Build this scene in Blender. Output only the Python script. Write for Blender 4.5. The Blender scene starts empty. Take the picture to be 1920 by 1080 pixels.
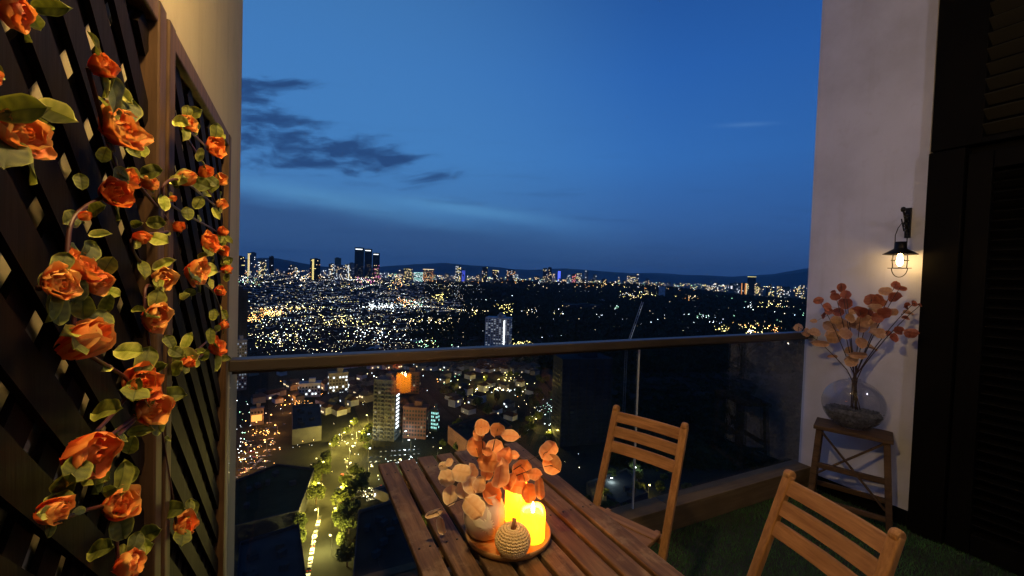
import bpy, math, random
import numpy as np
from mathutils import Vector, Matrix, noise as mnoise
R = math.radians
random.seed(7); rng = np.random.default_rng(7)
sc = bpy.context.scene
col = sc.collection
# ------------------------------------------------------------------ camera
EYE = Vector((0, 0, 1.5)); YAW, PITCH, ROLL = 26.5, 1.55, 1.9
F = 800.0                                    # focal length in pixels of the 1920 wide photograph
rot = (Matrix.Rotation(R(-YAW), 3, 'Z') @ Matrix.Rotation(R(90 - PITCH), 3, 'X') @ Matrix.Rotation(R(ROLL), 3, 'Z'))
cd = bpy.data.cameras.new('camera'); cam = bpy.data.objects.new('camera', cd); col.objects.link(cam)
cam.matrix_world = Matrix.Translation(EYE) @ rot.to_4x4()
cd.sensor_width = 36; cd.lens = 36 * F / 1920; cd.clip_start = 0.02; cd.clip_end = 80000
sc.camera = cam
# ------------------------------------------------------------------ world: dusk sky
W = bpy.data.worlds.new('World'); sc.world = W; W.use_nodes = True
sc.view_settings.view_transform = 'Standard'; sc.view_settings.look = 'None'
sc.view_settings.exposure = 0; sc.view_settings.gamma = 1; sc.view_settings.use_curve_mapping = False
sc.cycles.use_denoising = True
sc.cycles.sample_clamp_indirect = 4
sc.cycles.max_bounces = 8; sc.cycles.transparent_max_bounces = 16; sc.cycles.volume_bounces = 0
def lin(r, g, b):
    f = lambda c: (c/255/12.92) if c/255 <= .04045 else ((c/255+.055)/1.055)**2.4
    return (f(r), f(g), f(b), 1)
class NT:
    def __init__(s, nt): s.nt = nt; s.n = nt.nodes; s.l = nt.links
    def node(s, t, **kw):
        n = s.n.new(t)
        for k, v in kw.items():
            if k == 'ins':
                for i, x in v.items():
                    if isinstance(x, bpy.types.NodeSocket): s.l.new(x, n.inputs[i])
                    else: n.inputs[i].default_value = x
            else: setattr(n, k, v)
        return n
    def math(s, op, a, b=0.0, clamp=False):
        return s.node('ShaderNodeMath', operation=op, use_clamp=clamp, ins={0: a, 1: b}).outputs[0]
    def vmath(s, op, a, b=(0, 0, 0)):
        n = s.node('ShaderNodeVectorMath', operation=op, ins={0: a, 1: b})
        return n.outputs['Value'] if op in ('DOT_PRODUCT', 'LENGTH') else n.outputs[0]
    def smooth(s, x, a, b):
        return s.node('ShaderNodeMapRange', interpolation_type='SMOOTHSTEP', ins={0: x, 1: a, 2: b, 3: 0.0, 4: 1.0}).outputs[0]
    def mix(s, f, a, b):
        n = s.node('ShaderNodeMix', data_type='RGBA')
        for i, x in ((0, f), (6, a), (7, b)):
            if isinstance(x, bpy.types.NodeSocket): s.l.new(x, n.inputs[i])
            else: n.inputs[i].default_value = x
        return n.outputs[2]
    def ramp(s, x, stops):
        n = s.node('ShaderNodeValToRGB', ins={0: x}); e = n.color_ramp.elements
        while len(e) < len(stops): e.new(.5)
        for el, (p, c) in zip(e, stops): el.position = p; el.color = c
        return n.outputs[0]
    def noise(s, vec, scale, detail=4, rough=.5, **kw):
        n = s.node('ShaderNodeTexNoise', ins={'Vector': vec, 'Scale': scale, 'Detail': detail, 'Roughness': rough}, **kw)
        return n.outputs[0]
w = NT(W.node_tree); w.n.clear()
tc = w.node('ShaderNodeTexCoord').outputs['Generated']
d = w.vmath('NORMALIZE', tc)
fw = Vector((math.sin(R(YAW)), math.cos(R(YAW)), 0)); rt = Vector((math.cos(R(YAW)), -math.sin(R(YAW)), 0))
df = w.math('MAXIMUM', w.vmath('DOT_PRODUCT', d, tuple(fw)), .12)
p = w.math('DIVIDE', w.vmath('DOT_PRODUCT', d, tuple(rt)), df)          # tan of azimuth
sep = w.node('ShaderNodeSeparateXYZ', ins={0: d}).outputs
q = w.math('DIVIDE', sep[2], df)                                         # height in the sky
el = sep[2]
base = w.ramp(w.math('ADD', el, 0.0), [(0.0, lin(58, 86, 128)), (.05, lin(58, 92, 144)), (.13, lin(60, 106, 170)), (.26, lin(56, 116, 192)),
                                       (.42, lin(44, 102, 182)), (.60, lin(32, 80, 152)), (1.0, lin(20, 55, 112))])
# the afterglow side is a little paler
glowd = Vector((math.sin(R(-5)), math.cos(R(-5)), .22)).normalized()
gl = w.smooth(w.vmath('DOT_PRODUCT', d, tuple(glowd)), .62, 1.0)
base = w.mix(w.math('MULTIPLY', gl, .42), base, lin(92, 158, 214))
far = w.smooth(w.vmath('DOT_PRODUCT', d, tuple(rt)), .15, .75)
base = w.mix(w.math('MULTIPLY', far, .38), base, lin(28, 72, 142))
cv = w.node('ShaderNodeCombineXYZ', ins={0: p, 1: q, 2: 0.0}).outputs[0]
warp = w.noise(cv, 3.0, 3)
# low bank of haze above the horizon with a soft sloping top
n0 = w.noise(w.vmath('MULTIPLY', cv, (1.6, 7.0, 1)), 2.0, 4)
top = w.math('ADD', w.math('MULTIPLY', p, -.11), w.math('ADD', .115, w.math('MULTIPLY', w.math('SUBTRACT', n0, .5), .09)))
bank = w.math('SUBTRACT', 1.0, w.smooth(w.math('SUBTRACT', q, top), -.045, .02))
bank = w.math('MULTIPLY', bank, w.smooth(w.math('MULTIPLY', p, -1.0), -.45, .1))
base = w.mix(w.math('MULTIPLY', bank, .85), base, lin(54, 86, 136))
# dark clouds
def blob(px, py, rx, ry, tilt=0.0):
    cx, cy = (px - 960) / F, (518 + (px-960)*.033 - py) / F
    a = w.math('DIVIDE', w.math('SUBTRACT', p, cx), rx / F)
    b = w.math('DIVIDE', w.math('SUBTRACT', w.math('SUBTRACT', q, cy), w.math('MULTIPLY', w.math('SUBTRACT', p, cx), tilt)), ry / F)
    r2 = w.math('ADD', w.math('MULTIPLY', a, a), w.math('MULTIPLY', b, b))
    return w.math('POWER', 2.718, w.math('MULTIPLY', r2, -1.0))
mask = None
for bl in ((470, 212, 115, 40, -.2), (600, 303, 120, 24, .08), (728, 305, 80, 38, -.3), (440, 275, 90, 26, 0), (545, 268, 80, 16, 0),
           (520, 160, 110, 13, 0), (820, 322, 36, 10, .1)):
    k = blob(*bl); mask = k if mask is None else w.math('ADD', mask, k)
base = w.mix(w.math('MULTIPLY', w.math('MINIMUM', w.math('ADD', blob(600, 372, 190, 16, -.16), blob(860, 392, 160, 12, -.10)), 1.0), .42), base, lin(104, 172, 222))
base = w.mix(w.math('MULTIPLY', blob(1385, 236, 45, 4, .08), .3), base, lin(100, 150, 210))
n1 = w.noise(w.vmath('ADD', w.vmath('MULTIPLY', cv, (3.4, 12.0, 1)), w.vmath('MULTIPLY', w.node('ShaderNodeCombineXYZ', ins={0: warp, 1: warp, 2: 0.0}).outputs[0], (1.2, 1.2, 0))), 2.4, 7, .6)
dens = w.smooth(w.math('ADD', w.math('MULTIPLY', w.math('MINIMUM', mask, 1.0), .70), w.math('MULTIPLY', w.math('SUBTRACT', n1, .5), 2.9)), .12, .95)
base = w.mix(w.math('MULTIPLY', w.math('MULTIPLY', dens, w.smooth(mask, .03, .30)), .86), base, lin(34, 62, 112))
n2 = w.noise(w.vmath('MULTIPLY', cv, (1.3, 13.0, 1)), 3.1, 6, .55)
st = w.math('MULTIPLY', w.smooth(n2, .52, .72), w.math('SUBTRACT', 1.0, w.smooth(q, .12, .42)))
base = w.mix(w.math('MULTIPLY', st, .28), base, lin(44, 78, 128))
bg = w.node('ShaderNodeBackground', ins={0: base, 1: 0.93})
w.l.new(bg.outputs[0], w.node('ShaderNodeOutputWorld').inputs[0])
# ------------------------------------------------------------------ helpers
def ray(px, py):
    return rot @ Vector(((px - 960) / F, (540 - py) / F, -1))
def at(px, py, depth): return EYE + ray(px, py) * depth
def at_u(px, py, u): r = ray(px, py); return EYE + r * (u / r.x)
def at_z(px, py, z): r = ray(px, py); return EYE + r * ((z - EYE.z) / r.z)
GZ = -130.0
def gnd(px, py, h=0.0): return at_z(px, py, GZ + h)
class MB:
    def __init__(s): s.v = []; s.f = []; s.m = []
    def add(s, vs, fs, m=0):
        o = len(s.v); s.v += [tuple(x) for x in vs]; s.f += [tuple(i + o for i in f) for f in fs]; s.m += [m] * len(fs); return s
    def box(s, c, size, m=0, rz=0.0, mat=None):
        x, y, z = (a / 2 for a in size); c = Vector(c)
        M = mat or Matrix.Rotation(rz, 3, 'Z')
        vs = [c + M @ Vector(p) for p in ((-x,-y,-z),(x,-y,-z),(x,y,-z),(-x,y,-z),(-x,-y,z),(x,-y,z),(x,y,z),(-x,y,z))]
        return s.add(vs, [(0,3,2,1),(4,5,6,7),(0,1,5,4),(1,2,6,5),(2,3,7,6),(3,0,4,7)], m)
    def beam(s, a, b, w_, h_, side=(0, 0, 1), m=0):
        a = Vector(a); b = Vector(b); d_ = (b - a); L = d_.length; d_ = d_.normalized()
        y = Vector(side).cross(d_); y = (y if y.length > 1e-4 else Vector((1, 0, 0)).cross(d_)).normalized(); z = d_.cross(y)
        return s.box((a + b) / 2, (L, w_, h_), m, mat=Matrix((d_, y, z)).transposed())
    def tube(s, pts, r, n=8, m=0, cap=True):
        pts = [Vector(p_) for p_ in pts]; rs = r if isinstance(r, (list, tuple)) else [r] * len(pts)
        vs = []; fs = []; ref = None
        for i, p_ in enumerate(pts):
            t = (pts[min(i+1, len(pts)-1)] - pts[max(i-1, 0)]).normalized()
            if ref is None: ref = t.orthogonal().normalized()
            ref = (ref - t * ref.dot(t)).normalized(); b_ = t.cross(ref)
            for k in range(n):
                a = 2 * math.pi * k / n; vs.append(p_ + (ref * math.cos(a) + b_ * math.sin(a)) * rs[i])
        for i in range(len(pts) - 1):
            for k in range(n): fs.append((i*n+k, i*n+(k+1) % n, (i+1)*n+(k+1) % n, (i+1)*n+k))
        if cap: fs.append(tuple(range(n))[::-1]); fs.append(tuple((len(pts)-1)*n + k for k in range(n)))
        return s.add(vs, fs, m)
    def lathe(s, prof, n=32, c=(0, 0, 0), m=0, sx=1.0, sy=1.0, rz=0.0):
        vs = []; fs = []; c = Vector(c); M = Matrix.Rotation(rz, 3, 'Z')
        for (r_, z) in prof:
            for k in range(n):
                a = 2*math.pi*k/n; vs.append(c + M @ Vector((r_*math.cos(a)*sx, r_*math.sin(a)*sy, z)))
        for i in range(len(prof)-1):
            for k in range(n): fs.append((i*n+k, i*n+(k+1) % n, (i+1)*n+(k+1) % n, (i+1)*n+k))
        if prof[0][0] > 1e-4: fs.append(tuple(range(n))[::-1])
        if prof[-1][0] > 1e-4: fs.append(tuple((len(prof)-1)*n+k for k in range(n)))
        return s.add(vs, fs, m)
    def prism(s, poly, z0, z1, m=0, mtop=None):
        n = len(poly); vs = [(x, y, z0) for x, y in poly] + [(x, y, z1) for x, y in poly]
        s.add(vs, [(i, (i+1) % n, n+(i+1) % n, n+i) for i in range(n)], m)
        o = len(s.v) - 2*n
        s.f.append(tuple(o+n+i for i in range(n))); s.m.append(m if mtop is None else mtop)
        return s
    def mesh(s, name, mats, smooth=False):
        me = bpy.data.meshes.new(name); me.from_pydata(s.v, [], s.f)
        for m_ in (mats if isinstance(mats, (list, tuple)) else [mats]): me.materials.append(m_)
        me.polygons.foreach_set('material_index', s.m)
        if smooth: me.polygons.foreach_set('use_smooth', [True] * len(s.f))
        me.update(); return me
    def build(s, name, mats, parent=None, smooth=False, bevel=0, **kw):
        return put(name, s.mesh(name, mats, smooth), parent, bevel=bevel, **kw)
def put(name, me, parent=None, loc=None, rz=None, bevel=0, label=None, cat=None, group=None, kind=None, mat=None, seg=2):
    o = bpy.data.objects.new(name, me); col.objects.link(o)
    if parent: o.parent = parent
    if mat is not None: o.matrix_local = mat
    if loc is not None: o.location = loc
    if rz is not None: o.rotation_euler = (0, 0, rz)
    if bevel:
        b = o.modifiers.new('bevel', 'BEVEL'); b.width = bevel; b.segments = seg; b.limit_method = 'ANGLE'; b.harden_normals = False
    for k, v in (('label', label), ('category', cat), ('group', group), ('kind', kind)):
        if v: o[k] = v
    return o
def thing(name, label, cat, loc=(0, 0, 0), rz=0.0, group=None):
    return put(name, None, None, loc, rz, label=label, cat=cat, group=group)
KIDS = {}
def copy_tree(o, kids, loc, rz=None, label=None, scale=None):
    c = o.copy(); col.objects.link(c); c.location = loc
    if rz is not None: c.rotation_euler = (0, 0, rz)
    if scale: c.scale = (scale,) * 3
    if label: c['label'] = label
    for k in kids:
        e = k.copy(); col.objects.link(e); e.parent = c
    return c
# ------------------------------------------------------------------ materials
def mat(name, color, rough=.6, metal=0.0, bump=0.0, bscale=200, var=0.0, vscale=6.0, trans=0.0, spec=.5, emis=None, es=0.0, coat=0.0, obj=True):
    m = bpy.data.materials.new(name); m.use_nodes = True; t = NT(m.node_tree); b = t.n['Principled BSDF']
    b.inputs['Roughness'].default_value = rough; b.inputs['Metallic'].default_value = metal
    b.inputs['Specular IOR Level'].default_value = spec; b.inputs['Coat Weight'].default_value = coat
    c = (*color[:3], 1); b.inputs['Base Color'].default_value = c
    v = t.node('ShaderNodeTexCoord').outputs['Object']
    if var:
        f = t.noise(v, vscale, 6, .6)
        dark = tuple(x * (1 - var) for x in c[:3]) + (1,); lite = tuple(min(1, x * (1 + var)) for x in c[:3]) + (1,)
        t.l.new(t.mix(t.smooth(f, .3, .7), dark, lite), b.inputs['Base Color'])
    if bump:
        bp = t.node('ShaderNodeBump', ins={'Strength': bump, 'Distance': .002, 'Height': t.noise(v, bscale, 5, .6)})
        t.l.new(bp.outputs[0], b.inputs['Normal'])
    if trans: b.inputs['Transmission Weight'].default_value = trans
    if emis: b.inputs['Emission Color'].default_value = (*emis[:3], 1); b.inputs['Emission Strength'].default_value = es
    return m
def emat(name, color, s, sampled=False):
    m = bpy.data.materials.new(name); m.use_nodes = True; t = NT(m.node_tree); t.n.clear()
    e = t.node('ShaderNodeEmission', ins={0: (*color[:3], 1), 1: s})
    t.l.new(e.outputs[0], t.node('ShaderNodeOutputMaterial').inputs[0])
    if not sampled: m.cycles.emission_sampling = 'NONE'
    return m
def wood(name, c1, c2, axis=0, rough=.5, scale=1.0, bump=.35, wear=None, spec=.22):
    m = bpy.data.materials.new(name); m.use_nodes = True; t = NT(m.node_tree); b = t.n['Principled BSDF']; b.inputs['Specular IOR Level'].default_value = spec
    v = t.node('ShaderNodeTexCoord').outputs['Object']
    rnd = t.node('ShaderNodeObjectInfo').outputs['Random']
    off = t.node('ShaderNodeCombineXYZ', ins={0: t.math('MULTIPLY', rnd, 37.0), 1: t.math('MULTIPLY', rnd, 11.0), 2: t.math('MULTIPLY', rnd, 23.0)}).outputs[0]
    v = t.vmath('ADD', v, off)
    s = [28.0, 28.0, 28.0]; s[axis] = 2.2
    vs = t.vmath('MULTIPLY', v, tuple(x * scale for x in s))
    wav = t.noise(vs, 1.6, 8, .65); fine = t.noise(vs, 7.0, 4, .6); big = t.noise(v, 4.0, 3, .5)
    f = t.math('ADD', t.math('MULTIPLY', wav, .75), t.math('MULTIPLY', fine, .25))
    cc = t.mix(t.smooth(f, .34, .66), (*c1, 1), (*c2, 1))
    cc = t.mix(t.math('MULTIPLY', t.smooth(big, .45, .7), .45), cc, (*[x*.55 for x in c1], 1))
    cc = t.mix(t.math('MULTIPLY', rnd, .3), cc, (*[x*.6 for x in c2], 1))
    if wear: cc = t.mix(t.math('MULTIPLY', t.smooth(t.noise(v, 9, 6, .7), .52, .66), .5), cc, (*wear, 1))
    t.l.new(cc, b.inputs['Base Color'])
    t.l.new(t.math('ADD', rough - .1, t.math('MULTIPLY', fine, .25)), b.inputs['Roughness'])
    bp = t.node('ShaderNodeBump', ins={'Strength': bump, 'Distance': .0015, 'Height': f}); t.l.new(bp.outputs[0], b.inputs['Normal'])
    return m
def leafmat(name, c1, c2, vein=.35, translucent=.35, scale=90):
    m = bpy.data.materials.new(name); m.use_nodes = True; t = NT(m.node_tree); t.n.clear()
    uv = t.node('ShaderNodeAttribute', attribute_name='tip', attribute_type='GEOMETRY')
    v = t.node('ShaderNodeTexCoord').outputs['Object']; rnd = t.node('ShaderNodeObjectInfo').outputs['Random']
    n = t.noise(v, scale, 5, .6)
    f = t.math('ADD', uv.outputs['Fac'], t.math('MULTIPLY', t.math('SUBTRACT', n, .5), .5))
    f = t.math('ADD', f, t.math('MULTIPLY', t.math('SUBTRACT', rnd, .5), .55), True)
    c = t.mix(f, (*c1, 1), (*c2, 1))
    df_ = t.node('ShaderNodeBsdfPrincipled', ins={'Base Color': c, 'Roughness': .55}); tr = t.node('ShaderNodeBsdfTranslucent', ins={0: c})
    bp = t.node('ShaderNodeBump', ins={'Strength': .4, 'Distance': .001, 'Height': t.noise(v, 300, 3)}); t.l.new(bp.outputs[0], df_.inputs['Normal'])
    mx = t.node('ShaderNodeMixShader', ins={0: translucent}); t.l.new(df_.outputs[0], mx.inputs[1]); t.l.new(tr.outputs[0], mx.inputs[2])
    t.l.new(mx.outputs[0], t.node('ShaderNodeOutputMaterial').inputs[0]); return m
def glassmat(name, tint=(.93, .95, .95), rough=0.0, f0=.045):
    m = bpy.data.materials.new(name); m.use_nodes = True; t = NT(m.node_tree); t.n.clear()
    g = t.node('ShaderNodeNewGeometry')
    c = t.math('ABSOLUTE', t.vmath('DOT_PRODUCT', g.outputs['Incoming'], g.outputs['Normal']))
    fr = t.math('ADD', f0, t.math('MULTIPLY', 1 - f0, t.math('POWER', t.math('SUBTRACT', 1.0, c), 5.0)), True)
    a = t.node('ShaderNodeBsdfTransparent', ins={0: (*tint, 1)}); b = t.node('ShaderNodeBsdfGlossy', ins={0: (1, 1, 1, 1), 'Roughness': rough})
    mx = t.node('ShaderNodeMixShader', ins={0: fr}); t.l.new(a.outputs[0], mx.inputs[1]); t.l.new(b.outputs[0], mx.inputs[2])
    t.l.new(mx.outputs[0], t.node('ShaderNodeOutputMaterial').inputs[0]); return m
M = {}
M['plaster'] = mat('white plaster', (.58, .595, .70), .85, bump=.6, bscale=70, var=.13, vscale=1.6)
def weather(m, streak, amount):
    t = NT(m.node_tree); b = t.n['Principled BSDF']; src = b.inputs['Base Color'].links[0].from_socket
    v = t.node('ShaderNodeTexCoord').outputs['Object']
    f = t.smooth(t.noise(t.vmath('MULTIPLY', v, (9, 9, .7)), 1.4, 5, .6), .50, .78)
    g = t.smooth(t.noise(v, 14, 6, .7), .55, .70)
    t.l.new(t.mix(t.math('ADD', t.math('MULTIPLY', f, amount), t.math('MULTIPLY', g, amount*.5), True), src, (*streak, 1)), b.inputs['Base Color'])
weather(M['plaster'], (.40, .39, .42), .28)
M['beige'] = mat('beige plaster', (.33, .29, .19), .85, bump=.5, bscale=90, var=.10, vscale=1.6)
weather(M['beige'], (.20, .17, .11), .5)
M['black'] = mat('black paint', (.0032, .0027, .002), .7, spec=.06, var=.2)
M['kerb'] = wood('tan kerb boards', (.10, .068, .034), (.16, .115, .06), 0, .75, .6, .2)
M['railmetal'] = mat('dark bronze metal', (.055, .045, .035), .42, .35, bump=.1, var=.15)
M['glass'] = glassmat('railing glass', (.90, .92, .92), f0=.05)
M['vaseglass'] = glassmat('vase glass', (.80, .81, .85), f0=.09)
M['teak'] = wood('oiled teak', (.055, .028, .013), (.20, .118, .058), 1, .50, 1.0, .6, wear=(.25, .185, .11))
M['chair'] = wood('acacia chair wood', (.23, .11, .038), (.43, .23, .09), 0, .42, 1.0, .3)
M['chairv'] = wood('acacia chair wood upright', (.23, .11, .038), (.43, .23, .09), 2, .42, 1.0, .3)
M['stool'] = wood('dark stool wood', (.055, .032, .017), (.12, .072, .038), 1, .6, 1.0, .3)
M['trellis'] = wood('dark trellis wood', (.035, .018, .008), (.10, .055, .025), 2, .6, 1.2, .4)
M['lattice'] = wood('dark lattice wood', (.003, .0015, .0008), (.009, .0045, .0022), 2, .65, 1.2, .4, spec=.08)  # darker copy of the stained trellis wood, shade put into the colour
M['tray'] = wood('turned tray wood', (.34, .17, .06), (.52, .30, .12), 0, .45, 1.0, .1)
M['iron'] = mat('black iron', (.010, .009, .008), .45, .6, bump=.2)
M['rose'] = leafmat('orange rose petal', (.92, .085, .010), (1.0, .36, .06), translucent=.3, scale=60)
M['rosey'] = leafmat('yellow rimmed rose petal', (.92, .12, .012), (1.0, .56, .13), translucent=.3, scale=60)
M['leaf'] = leafmat('olive leaf', (.06, .075, .008), (.30, .32, .035), translucent=.22)
M['leafy'] = leafmat('pale yellow green leaf', (.34, .40, .03), (.80, .78, .20), translucent=.25)
M['euc'] = leafmat('peach eucalyptus leaf', (.86, .30, .08), (1.0, .62, .30), translucent=.3)
M['eucp'] = leafmat('cream eucalyptus leaf', (.85, .54, .27), (1.0, .84, .56), translucent=.25)
M['eucr'] = leafmat('russet eucalyptus leaf', (.25, .060, .036), (.44, .15, .085), translucent=.25)
M['euct'] = leafmat('tan eucalyptus leaf', (.42, .22, .12), (.66, .42, .25), translucent=.25)
M['vine'] = mat('dark red stem', (.055, .012, .008), .5)
M['stem'] = mat('brown twig', (.045, .020, .014), .6)
M['ceramic'] = mat('cream ceramic', (.66, .54, .44), .6, bump=.05, coat=.0, var=.05)
M['emblem'] = mat('pale leaf relief glaze', (.92, .84, .66), .55)
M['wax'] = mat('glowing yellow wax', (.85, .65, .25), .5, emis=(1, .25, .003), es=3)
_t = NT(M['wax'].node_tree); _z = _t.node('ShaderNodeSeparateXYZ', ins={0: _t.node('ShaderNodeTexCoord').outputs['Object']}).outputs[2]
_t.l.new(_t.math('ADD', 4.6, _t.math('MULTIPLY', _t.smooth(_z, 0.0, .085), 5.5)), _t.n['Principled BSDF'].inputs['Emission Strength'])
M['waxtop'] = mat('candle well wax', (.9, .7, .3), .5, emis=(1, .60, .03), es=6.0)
M['flame'] = emat('candle flame', (1, .72, .30), 90, True)
M['rattan'] = mat('woven straw', (.82, .62, .32), .7, bump=.2)
M['stalk'] = mat('pumpkin stalk', (.30, .15, .07), .7, var=.3)
M['gravel'] = mat('grey gravel', (.13, .135, .15), .6, var=.5, vscale=60)
M['bulb'] = emat('filament bulb', (1, .60, .20), 65, True)
M['shade'] = emat('warm opal globe', (1, .64, .25), 500, True)
M['fill_globe'] = emat('ceiling globe', (.86, .78, 1), 78, True)
M['floor'] = mat('dark floor underlay', (.015, .02, .012), .9)
M['turf'] = mat('artificial turf', (.035, .12, .022), .7, var=.5, vscale=3)
# ------------------------------------------------------------------ balcony: the setting
WU, RU, GV = -.23, 3.47, 1.89      # left wall plane, right wall plane, railing plane
b = MB(); b.box((1.62, -.1, -.06), (3.9, 4.2, .12)); b.build('floor', M['floor'], kind='structure')
b = MB(); b.box((1.62, 1.88, -.36), (3.9, .26, .46)); 
b.build('slab_edge', M['plaster'], kind='structure')
b = MB(); b.box((WU - .1, -.15, 2.0), (.2, 4.56, 4.6)); b.build('wall_left', M['beige'], kind='structure', bevel=.004)
b = MB(); b.box((RU + .15, 1.575, 2.0), (.3, .67, 4.6)); b.build('wall_right', M['plaster'], kind='structure', bevel=.004)
b = MB(); b.box((RU - .007, 1.565, .05), (.014, .64, .10)); b.build('skirting', M['black'], kind='structure')
b = MB(); b.box((1.62, -2.3, 2.0), (3.9, .2, 4.6)); b.build('wall_back', M['beige'], kind='structure')
b = MB(); b.box((1.62, -1.35, 2.95), (3.68, 1.7, .12)); b.box((1.62, -.16, 4.36), (3.9, 4.1, .12)); b.build('ceiling', M['plaster'], kind='structure')  # high slab added out of view to block overhead sky light
b = MB(); b.box((RU + .19, -.58, 2.0), (.3, 3.62, 4.6)); b.build('wall_shutter_side', M['black'], kind='structure')
# kerb: boards butt jointed along the glass
kerb = put('kerb', None, loc=(0, 0, 0), kind='structure')
xs = [WU + .002, .75, 2.02, RU - .016]
for i in range(3):
    x0, x1 = xs[i] + .002, xs[i+1] - .002
    MB().box(((x0+x1)/2, 1.818, .068), (x1-x0, .016, .130)).build('board', M['kerb'], kerb, bevel=.002)
    MB().box(((x0+x1)/2, 1.875, .142), (x1-x0, .136, .018)).build('board', M['kerb'], kerb, bevel=.003)
# turf blades
N = 60000
bx = rng.uniform(.75, 3.45, N); by = rng.uniform(-.2, 1.808, N); hh = rng.uniform(.012, .026, N); a = rng.uniform(0, 6.283, N)
lx = rng.normal(0, .007, N); ly = rng.normal(0, .007, N); wd = .0016
V = np.empty((N, 3, 3)); V[:, 0] = np.stack([bx - np.cos(a)*wd, by - np.sin(a)*wd, np.zeros(N)], 1)
V[:, 1] = np.stack([bx + np.cos(a)*wd, by + np.sin(a)*wd, np.zeros(N)], 1); V[:, 2] = np.stack([bx + lx, by + ly, hh], 1)
def tri_mesh(name, V3, mats, midx=None):
    n = len(V3); me = bpy.data.meshes.new(name); me.vertices.add(n*3); me.loops.add(n*3); me.polygons.add(n)
    me.vertices.foreach_set('co', V3.reshape(-1)); me.loops.foreach_set('vertex_index', np.arange(n*3, dtype=np.int32))
    me.polygons.foreach_set('loop_start', np.arange(0, n*3, 3, dtype=np.int32)); me.polygons.foreach_set('loop_total', np.full(n, 3, dtype=np.int32))
    for m_ in mats: me.materials.append(m_)
    if midx is not None: me.polygons.foreach_set('material_index', midx)
    me.update(calc_edges=True); me.validate(); return me
put('artificial_grass', tri_mesh('artificial_grass', V, [M['turf']]), label='dark green artificial turf covering the balcony floor', cat='turf', kind='stuff')
# railing
t = thing('glass_railing', 'dark bronze topped glass balcony railing in front of the city view', 'railing', (0, GV, .15))
def rel(o, x, y, z): return (x - o.location.x, y - o.location.y, z - o.location.z)
c = rel(t, (WU + RU)/2, GV - .012, 1.137)
MB().box(c, (RU - WU - .006, .068, .044)).build('top_rail', M['railmetal'], t, bevel=.006, seg=3)
MB().box(rel(t, (WU+RU)/2, GV, 1.107), (RU - WU - .02, .024, .014)).build('glass_channel', M['railmetal'], t)
for x0, x1 in ((WU + .004, 1.783), (1.793, RU - .018)):
    MB().box(rel(t, (x0+x1)/2, GV, .625), (x1-x0, .012, .948)).build('glass_panel', M['glass'], t)
M['sheen'] = mat('pale clear seal', (.45, .47, .48), .4)  # pale strip colour stands in for the sheen on the glass edges
MB().box(rel(t, 1.788, GV, .625), (.006, .010, .948)).build('joint_sheen', M['sheen'], t)
# ------------------------------------------------------------------ black frame, louvred door, louvred grille on the right
t = thing('louvred_door', 'black louvred balcony door beside the white wall', 'door', (RU, .6, .0))
MB().box((-.015, .545, 1.165), (.09, .16, 2.33)).build('door_frame', M['black'], t, bevel=.004)
MB().box((-.02, .405, 1.15), (.05, .10, 2.28)).build('stile', M['black'], t, bevel=.004)
MB().box((-.02, -.35, 1.15), (.05, .10, 2.28)).build('stile', M['black'], t, bevel=.004)
MB().box((-.02, .0275, 2.24), (.05, .65, .10)).build('door_rail', M['black'], t, bevel=.004)
MB().box((-.02, .0275, .07), (.05, .65, .12)).build('door_rail', M['black'], t, bevel=.004)
lm = MB().box((0, 0, 0), (.045, .648, .007), mat=Matrix.Rotation(R(38), 3, 'Y')).mesh('louvre', [M['black']])
for i in range(38): put('slat', lm, t, (-.02, .0275, .17 + i*.0535))
M['grille'] = mat('dark olive enamel', (.022, .020, .013), .6, spec=.15)
t = thing('air_grille', 'dark louvred air grille above the louvred door at the right edge', 'grille', (RU, .6, 2.34))
MB().box((-.02, .51, .62), (.06, .22, 1.24)).build('frame', M['black'], t, bevel=.004)
MB().box((-.02, 0, .015), (.06, .80, .03)).build('frame', M['black'], t)
gm = MB().box((0, 0, 0), (.085, .80, .006), mat=Matrix.Rotation(R(32), 3, 'Y')).mesh('blade', [M['grille']])
for i in range(14): put('blade', gm, t, (-.03, .0, .075 + i*.0835))
# ------------------------------------------------------------------ lamps out of frame that light the balcony
t = thing('wall_lamp', 'warm globe lamp on an arm above the trellis', 'lamp', (WU, .58, 2.46))
MB().tube([(0, 0, 0), (.10, 0, .03), (.26, 0, .03), (.33, 0, -.02)], .011).build('arm', M['iron'], t, True)
MB().lathe([(.001, .065), (.03, .055), (.05, .035), (.06, 0), (.05, -.035), (.03, -.055), (.001, -.06)], 20, (.33, 0, -.09)).build('globe', M['shade'], t, True)
t = thing('added_fill_lamp', 'pale globe lamp added behind the camera as cool fill light', 'lamp', (2.0, -.85, 2.89))  # unseen fill lamp, added to brighten and cool the right wall
MB().tube([(0, 0, 0), (0, 0, -.25)], .008).build('rod', M['iron'], t, True)
MB().lathe([(.001, .09), (.045, .078), (.078, .045), (.09, 0), (.078, -.045), (.045, -.078), (.001, -.09)], 20, (0, 0, -.34)).build('globe', M['fill_globe'], t, True)
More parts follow.
